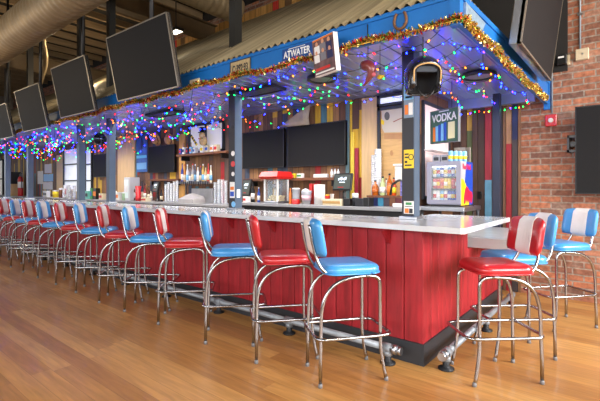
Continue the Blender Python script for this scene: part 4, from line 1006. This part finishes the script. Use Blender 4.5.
# ------------------------------------------------------------------ things fixed to the canopy
YFf = FY0 - .0005
def on_fascia(px, py): return atY(px, py, YFf)
def fbox(b, x0, y0, x1, y1, y_out, th, m=0):
    p, q = on_fascia(x0, y0), on_fascia(x1, y1); return p, q
# licence plate
a = on_fascia(231, 66); b2 = on_fascia(251.5, 66); zc = on_fascia(241, 68.5).z
t = thing('licence_plate', 'old tan licence plate numbered C 392 93 on the blue canopy', 'licence plate', ((a.x + b2.x) / 2, YFf, zc)); w = (b2.x - a.x) / 2
MB().box(-w, w, -.012, -.008, -.085, .085, 0, None, .002).build('plate', mat('tan_plate', (176, 156, 116), .5, .2, var=.2, vscale=30), t)
MB().box(-w, w, -.015, -.012, .076, .085).box(-w, w, -.015, -.012, -.085, -.076).box(-w, -w + .008, -.015, -.012, -.076, .076).box(w - .008, w, -.015, -.012, -.076, .076).build('rim', darkp, t)
lettering('C·392·93', .098, darkp, t, (0, -.014, -.0), sx=(w * 2 - .03) / .43, bold=.002)
# small cream sign
a = on_fascia(190.5, 83); b2 = on_fascia(200, 83); zc = on_fascia(195.3, 83.3).z
t = thing('small_sign', 'small cream sign on the blue canopy near the nearest ceiling screen', 'sign', ((a.x + b2.x) / 2, YFf, zc)); w = (b2.x - a.x) / 2
MB().box(-w, w, -.01, -.002, -.04, .045, 0, None, .002).build('plate', cream, t)
MB().box(-.03, .0, -.012, -.01, -.02, .02).box(.01, .04, -.012, -.01, -.005, .02).build('print', brownw, t)
# atwater sign
a = on_fascia(283, 55); b2 = on_fascia(313, 50); zc = on_fascia(299, 53).z
t = thing('lettered_sign', 'deep blue sign with white block lettering on the canopy front, left of the picture box', 'sign', ((a.x + b2.x) / 2, YFf, zc)); w = (b2.x - a.x) / 2
MB().box(-w, w, -.012, -.002, -.07, .065, 0, None, .002).build('board', mat('deep_blue_sign', (18, 66, 132), .4), t)
lettering('ATWATER', .085, white, t, (0, -.013, .005), sx=w * 2 * .92 / .42, bold=.0015)
MB().box(-w * .55, w * .55, -.014, -.012, .05, .055).box(-w * .5, w * .55, -.014, -.012, -.05, -.043).build('small_print', white, t)
MB().box(-w + .01, -w + .03, -.014, -.012, -.062, -.042).box(w - .035, w - .01, -.014, -.012, -.062, -.03).build('emblem', mat('peach_print', (226, 190, 160), .5), t)
# picture box sign
p = atY(323, 55, FY0 - .13)
t = thing('picture_box', 'picture box sign showing people, jutting out from the canopy beside a blue lettered sign', 'sign', (p.x + .0, FY0 - .12, p.z), -.27)
M = Matrix.Rotation(.12, 4, 'X'); w, hh = .085, .155
k = depY(323, FY0 - .13) / F; w = 20 * k / 2 / .8 * 1.38; hh = 37 * k / 2
MB().box(-w, w, 0, .045, -hh, hh, 0, M, .003).build('box', white, t)
MB().box(-w + .004, w - .004, -.002, 0, -hh + .004, hh - .004, 0, M).build('picture', mat('picture_navy', (96, 70, 74), .4, var=.5, vscale=16), t)
skin = mat('print_skin', (206, 150, 116), .5); pgrey = mat('print_grey', (120, 120, 130), .5)
for i, (u, v) in enumerate(((-.55, .66), (0, .72), (.55, .68), (-.62, .2), (-.02, .24), (.58, .22))):
    q = MB().box(u * w - .034, u * w + .034, -.004, -.002, v * hh - .07, v * hh - .008, 0, M).sphere((u * w, -.003, v * hh + .006), (.018, .002, .02), 1, 10, 6, M)
    q.build('printed_person', [(white, pgrey, navy)[i % 3], skin], t)
MB().box(-w * .8, w * .5, -.004, -.002, -hh * .72, -hh * .58, 0, M).build('printed_banner', redP, t)
MB().box(-w * .85, w * .85, -.004, -.002, -hh * .9, -hh * .82, 0, M).build('small_print', white, t)
MB().box(-w * .9, w * .9, -.0035, -.002, hh * .88, hh * .97, 0, M).build('orange_band', ora, t)
MB().tube([(0, .04, 0), (0, .115, 0)], .012).build('bracket', blk, t)
# horseshoe and hook
p = on_fascia(401, 21.5); 
t = []
hp = [(.048 * math.sin(a_), -.012, -.058 * math.cos(a_) + (.0 if abs(a_) < 2 else .01)) for a_ in [-2.55 + 5.1 * i / 18 for i in range(19)]]
o = MB().tube(hp, .011, 0, 6).build('horseshoe', mat('rusty_iron', (120, 84, 56), .6, .5, var=.3, vscale=40), None, (p.x, YFf, p.z)); tag(o, 'rusty horseshoe fixed to the blue canopy above the tinsel', 'horseshoe')
for s in (-1, 1): MB().sphere((s * .03, -.022, -.03), .004, 0, 6, 4).build('nail', darkp, o)
p = on_fascia(368, 32); o = MB().tube([(0, -.008, .055), (0, -.008, -.04), (0, -.025, -.055)], .004).build('hook', darkp, None, (p.x, YFf, p.z)); tag(o, 'thin dark hook on the blue canopy left of the horseshoe', 'hook')
# soffit things
def ellip(px, py): return atZ(px, py, SOF - .05) if False else None
def soff(px, py, z=SOF): 
    d = (z - CAM_H) * F / (HZ - py); dx, dy = ray(px); return Vector((dx * d, dy * d, z))
for px, py, r, l in ((322, 79, .16, 'round dark-rimmed ceiling speaker under the canopy below the picture box'), (479, 76, .17, 'round dark-rimmed ceiling speaker under the canopy end')):
    p = soff(px, py, SOF - .03)
    t = thing('ceiling_speaker', l, 'speaker', p)
    MB().lathe([(r, .018), (r, -.015), (r * .86, -.02), (r * .82, .0), (r * .8, .016)], 0, 24).build('rim', darkp, t)
    MB().lathe([(r * .8, .0), (r * .3, .012), (.03, .01)], 0, 24).build('grille', mat('speaker_grille', (150, 150, 156), .4, .5), t)
p0 = soff(236, 93); p1 = soff(278, 90)
pc = soff(257, 91.5, SOF - .03)
t = thing('ceiling_vent', 'dark rectangular vent under the canopy left of the picture box', 'vent', pc)
MB().box(-.36, .36, -.13, -.10, -.02, .016).box(-.36, .36, .10, .13, -.02, .016).box(-.36, -.33, -.10, .10, -.02, .016).box(.33, .36, -.10, .10, -.02, .016).build('frame', darkp, t)
sl = MB()
for i in range(7): sl.box(-.33, .33, -.09 + i * .028, -.075 + i * .028, -.01, .005)
sl.build('louvre', mat('vent_grey', (110, 112, 120), .4, .5), t)
# second vent at left
pc = soff(165, 113.5, SOF - .03)
t2 = dup(t, pc, 0, 'dark rectangular vent under the canopy above the straw hats')
# hanging leather horn
p = soff(368, 73, 2.28)
hs = depY(368, p.y) / F
t = thing('powder_horn', 'reddish brown leather horn ornament hanging under the canopy', 'ornament', p)
pts = bez((-.02, 0, .065), (.05, .0, .06), (.055, 0, -.02), (-.045, 0, -.10), 10)
MB().tube([(-.05, .0, .075), (-.035, 0, .07)] + pts, .03, 0, 12, True, [.028, .042] + [.045, .046, .045, .043, .04, .036, .031, .026, .02, .013, .006]).build('horn', mat('oxblood_leather', (112, 44, 40), .35, var=.25, vscale=14, coat=.3), t)
MB().tube([(-.05, 0, .075), (-.056, 0, .078)], .03, 0, 12, True).build('mouth', mat('dark_leather', (60, 24, 24), .5), t)
MB().tube([(.0, 0, .1), (.0, 0, SOF - p.z)], .003, 0, 5).build('hanging_cord', wire_m, t)
MB().sphere((.05, 0, -.02), (.022, .02, .018), 0, 8, 6).build('tassel', mat('rose_tassel', (190, 90, 100), .6), t)
p = soff(380, 77, 2.27)
o = MB().sphere((0, 0, 0), (.026, .015, .02), 0, 10, 6).prism([(.01, .0), (.04, .012), (.03, -.012)], -.005, .005, 'y').build('bird_ornament', yel, None, p); tag(o, 'small yellow hanging ornament right of the leather horn', 'ornament')
MB().tube([(0, 0, .01), (0, 0, SOF - p.z)], .002, 0, 5).build('hanging_cord', wire_m, o)
# helmet
p = atY(423, 75.5, 3.1); k = depY(424, 3.1) / F; R = 18.5 * k
t = thing('motorcycle_helmet', 'black open-face motorcycle helmet with tan lining hanging by the corner post', 'helmet', p, math.radians(40))
def helmet(R):
    prof = [(math.sin(PI / 2 * i / 8), math.cos(PI / 2 * i / 8) * 1.04) for i in range(9)]
    prof[0] = (.06, 1.035)
    prof += [(1.0, -.2), (.985, -.4), (.96, -.6), (.92, -.8), (.88, -.92)]
    return [[(R * r * math.cos(2 * PI * j / 32), R * 1.08 * r * math.sin(2 * PI * j / 32), R * z) for j in range(32)] for r, z in prof]
def shell(R, th0):
    vs, fs = [], []; rg = helmet(R); n = len(rg[0]); vs = [q for r in rg for q in r]
    for k2 in range(len(rg) - 1):
        for i in range(n):
            j = (i + 1) % n; q = [rg[k2][i], rg[k2][j], rg[k2 + 1][j], rg[k2 + 1][i]]
            c_ = [sum(v_[m_] for v_ in q) / 4 for m_ in range(3)]
            if c_[1] < 0 and abs(c_[0]) < .70 * R and c_[2] < (.40 - .3 * (c_[0] / R)**2) * R: continue
            fs.append((k2 * n + i, k2 * n + j, (k2 + 1) * n + j, (k2 + 1) * n + i))
    top_ = tuple(range(n)); fs.append(top_)
    m = MB(); m.add(vs, fs, 0, True); return m
o = shell(R, 0).build('shell', mat('black_gloss_helmet', (22, 22, 26), .18, coat=.6), t)
mdf = o.modifiers.new('thick', 'SOLIDIFY'); mdf.thickness = .012; mdf.offset = -1
o = shell(R * .9, 0).build('lining', mat('dark_lining', (34, 36, 40), .8), t)
mdf = o.modifiers.new('thick', 'SOLIDIFY'); mdf.thickness = .015; mdf.offset = -1
rim = []
for i in range(25):
    xx = math.cos(PI * i / 24) * .71; zz = .43 * math.sin(PI * i / 24)**.7 - .06
    rr = 1.0 if zz < 0 else math.sqrt(max(.05, 1 - (zz / 1.04)**2))
    rim.append((R * xx, -R * 1.09 * math.sqrt(max(.02, rr * rr - xx * xx)), R * zz))
rim = [(R * .70, -R * .72, -R * .5)] + rim + [(-R * .70, -R * .72, -R * .5)]
MB().tube(rim, .0055, 0, 8).build('tan_trim', mat('tan_trim', (190, 150, 92), .6), t)
MB().box(-R * .6, R * .55, -R * .72, -R * .62, R * .0, R * .36, 0, None, .008).build('visor_cloth', mat('dark_cloth', (50, 56, 64), .8), t)
for s in (-1, 1): MB().tube([(s * R * .5, -R * .5, -R * .7), (s * R * .3, -R * .6, -R * 1.1), (0, -R * .62, -R * 1.35)], .005, 0, 6).build('chin_strap', blk, t)
MB().tube([(0, 0, R), (0, .0, SOF - p.z)], .004, 0, 6).build('hanging_cord', wire_m, t)
# glossy ball
p = soff(100, 139, 2.36); p = atY(100, 139, 2.98)
t = thing('mirror_ball', 'dark glossy ball hanging under the canopy left of the pine boards', 'ball', p)
MB().sphere((0, 0, 0), 6.2 * depY(100, 2.98) / F, 0, 16, 10).build('ball', mat('dark_mirror_ball', (46, 52, 70), .15, .8), t)
MB().tube([(0, 0, .08), (0, 0, SOF - p.z)], .003, 0, 5).build('hanging_cord', wire_m, t)

# ------------------------------------------------------------------ brick wall things
p = atY(551, 120.5, WB - .03); k = depY(551, WB - .03) / F
t = thing('fire_alarm', 'red fire alarm strobe box on the brick wall', 'fire alarm', (p.x, WB, p.z))
MB().box(-.062, .062, -.05, -.001, -.072, .072, 0, None, .008).build('housing', redP, t)
MB().lathe([(.03, 0), (.028, .012), (.015, .018)], 0, 14, Matrix.Translation((0, -.05, 0)) @ Matrix.Rotation(PI / 2, 4, 'X')).build('strobe', white, t)
def conduit(px, py0, py1, lab, r=.011, box=None):
    p = atY(px, py1, WB - .02); q = atY(px, py0, WB - .02)
    o = MB().tube([(0, 0, 0), (0, 0, max(q.z, 4.9) - p.z)], r, 0, 8).build('conduit', galv, None, (p.x, WB - .013, p.z)); tag(o, lab, 'conduit')
    for zz in (.4, 1.3): MB().box(-.025, .025, -.016, .012, zz, zz + .025).build('clip', steel, o)
conduit(552, 0, 113, 'metal conduit running down the brick wall to the red fire alarm')
conduit(560.5, 0, 52, 'metal conduit running down the brick wall to the black sensor')
conduit(580, 0, 49, 'metal conduit running down the brick wall to the cream junction box')
p = atY(583, 55, WB); k = depY(583, WB) / F
o = MB().box(-.07, .06, -.06, -.001, -.065, .065, 0, None, .006).build('junction_box', mat('cream_box', (206, 190, 160), .5), None, (p.x, WB, p.z)); tag(o, 'cream junction box high on the brick wall', 'junction box')
MB().lathe([(.01, 0), (.01, .004)], 0, 8, Matrix.Translation((0, -.06, 0)) @ Matrix.Rotation(PI / 2, 4, 'X')).build('screw', steel, o)
p = atY(562.5, 59.5, WB - .08)
t = thing('wall_sensor', 'small black sensor lamp on the brick wall', 'sensor', (p.x, WB, p.z))
MB().box(-.01, .07, -.03, -.001, -.06, .06, 0, None, .004).build('back_plate', mat('cream_box', (206, 190, 160), .5), t)
MB().box(-.055, .045, -.12, -.031, -.065, .055, 0, None, .008).build('body', blk, t)
MB().box(-.04, .02, -.124, -.12, .01, .03).build('label_print', white, t)

# ------------------------------------------------------------------ ceiling structure
joist_m = mat('brown_joist', (150, 126, 92), .7, var=.2, vscale=5, stretch=(6, .5, 6))
steelb = mat('dark_painted_beam', (112, 94, 68), .6, var=.15, vscale=4)
x = RX0 + .3; j = 0
jx = []
while x < 2.5:
    jx.append(x); x += .62
proto = MB().box(-.028, .028, -(WB - RY0) / 2, (WB - RY0) / 2, -.15, 0).build('ceiling_joist', joist_m, None, (jx[0], (WB + RY0) / 2, CEIL)); tag(proto, 'dark wooden ceiling joist running towards the brick wall', 'joist', 'ceiling joists')
for X in jx[1:]:
    o = proto.copy(); COL.objects.link(o); o.location.x = X
def ibeam(label, X, z, w=.16, h=.3):
    t = thing('steel_beam', label, 'beam', (X, (RY0 + WB) / 2, z)); L = (WB - RY0) / 2 - .01
    MB().box(-w / 2, w / 2, -L, L, 0, .025).box(-.015, .015, -L, L, .025, h - .025).box(-w / 2, w / 2, -L, L, h - .025, h).build('girder', steelb, t)
ibeam('steel I-beam crossing under the joists left of the nearest ceiling screen', -7.2, 4.55, .2, .36)
ibeam('steel I-beam crossing under the joists at the far left', -11.6, 4.2, .22, .42)
# spiral ducts
duct_m = mat('galvanised_duct', (142, 124, 94), .5, .25, var=.15, vscale=5)
def duct(label, p, q, r, cap=True):
    p, q = Vector(p), Vector(q); d = q - p; L = d.length; n = int(L / .03)
    pts = [p + d * (i / n) for i in range(n + 1)]; rad = [r * (1 - (.06 if i % 4 == 0 else 0)) for i in range(n + 1)]
    t = thing('air_duct', label, 'duct', p)
    MB().tube([tuple(v - p) for v in pts], r, 0, 28, True, rad).build('spiral_pipe', duct_m, t)
    for s in (.2, .5, .8):
        c = d * s; MB().tube([tuple(c - d.normalized() * .025), tuple(c + d.normalized() * .025)], r * 1.035, 0, 28).tube([tuple(c + Vector((0, 0, r))), tuple(c + Vector((0, 0, CEIL - p.z - c.z - .05)))], .012, 0, 6).build('hanger_band', steelb, t)
pd = atY(20, 47, 2.2)
duct('large spiral air duct running along the ceiling at upper left', (-15.5, 2.1, 3.74), (-1.5, 2.1, 3.74), .27)
duct('dark spiral air duct running towards the back wall above the roof', (-5.25, -3.0, 4.36), (-5.25, 4.7, 4.36), .22)
# sloping conduit pipe
o = MB().tube(fillet([(-10.6, 3.4, 3.4), (-9.9, 3.4, 4.1), (-9.6, 3.2, 4.55), (-8.2, 3.2, 4.5), (-4, 3.2, 4.5)], .25), .035, 0, 8).build('ceiling_pipe', mat('bare_pipe', (176, 160, 130), .4, .6), None); tag(o, 'bent bare metal pipe below the joists left of the nearest ceiling screen', 'pipe')
MB().box(-4.2, -4.14, 3.14, 3.26, 4.44, CEIL - .02).build('hanger', steelb, o)
p = atY(176, 32, 4.0)
t = thing('ceiling_lamp', 'small lit square lamp hanging beside the nearest ceiling screen', 'lamp', p)
MB().box(-.12, .12, -.08, .08, 0, .05, 0, None, .006).build('housing', blk, t)
MB().box(-.10, .10, -.06, .06, -.006, 0).build('diffuser', mat('lamp_glow', (255, 244, 220), .4, emit=(255, 240, 210), estr=6), t)
MB().tube([(0, 0, .05), (0, 0, CEIL - p.z - .02)], .01, 0, 6).build('stem', blk, t)

# ------------------------------------------------------------------ lights
def area(name, loc, size, rot, energy, color=(1, 1, 1)):
    l = bpy.data.lights.new(name, 'AREA'); l.shape = 'RECTANGLE'; l.size, l.size_y = size; l.energy = energy; l.color = color; l.spread = math.radians(130)
    o = bpy.data.objects.new(name, l); COL.objects.link(o); o.location = loc; o.rotation_euler = rot; return o
day = (1.0, .97, .93)
for i, X in enumerate((-12.3, -8.8, -5.3, -1.8, 1.7)):
    area('daylight_front', (X, RY0 + .12, 2.15), (2.2, 2.4), (PI / 2 - .35, 0, 0), (14, 18, 50, 115, 120)[i], day)
for Y, e in ((-1.4, 100), (1.65, 210), (4.35, 300)):
    area('daylight_right', (RX1 - .12, Y, 2.15), (1.9, 2.4), (PI / 2 - .35, 0, PI / 2), e, day)
for Y in (-1.8, 1.0): area('daylight_left', (RX0 + .12, Y, 2.15), (1.9, 2.4), (PI / 2, 0, -PI / 2), 20, day)
def point(name, loc, e, color, r=.08):
    l = bpy.data.lights.new(name, 'POINT'); l.energy = e; l.color = color; l.shadow_soft_size = r
    o = bpy.data.objects.new(name, l); COL.objects.link(o); o.location = loc
warm = (1, .78, .50)
for X, Y, z, e in ((-12.5, .6, 3.1, 45), (-8.0, .6, 2.9, 45), (1.2, 1.6, 4.3, 150), (-9.5, 4.0, 3.9, 40)):
    point('warm_fill_light', (X, Y, z), e, warm)  # unseen warm fill points added to light ducts and joists and rake the roof
for X in (-2.2, -3.6, -5.2, -7.0, -9, -11.3):
    area('bar_fill_light', (X, 3.7, SOF - .06), (.9, .6), (math.radians(8), 0, 0), 14 if X > -3 else 24, (1, .94, .87))  # added fill under the soffit to brighten the back counter, no fixtures
area('fridge_corner_light', (-1.3, 4.9, SOF - .05), (.3, .3), (0, 0, 0), 10, (1, .93, .85))
w = bpy.data.worlds.new('world'); scn.world = w; w.use_nodes = True
w.node_tree.nodes['Background'].inputs[0].default_value = (.6, .7, .85, 1); w.node_tree.nodes['Background'].inputs[1].default_value = .5
scn.view_settings.view_transform = 'Standard'; scn.view_settings.look = 'None'; scn.view_settings.exposure = -0.1; scn.view_settings.gamma = 1
scn.view_settings.use_curve_mapping = False
scn.cycles.use_denoising = True
scn.cycles.max_bounces = 8; scn.cycles.sample_clamp_indirect = 4.0
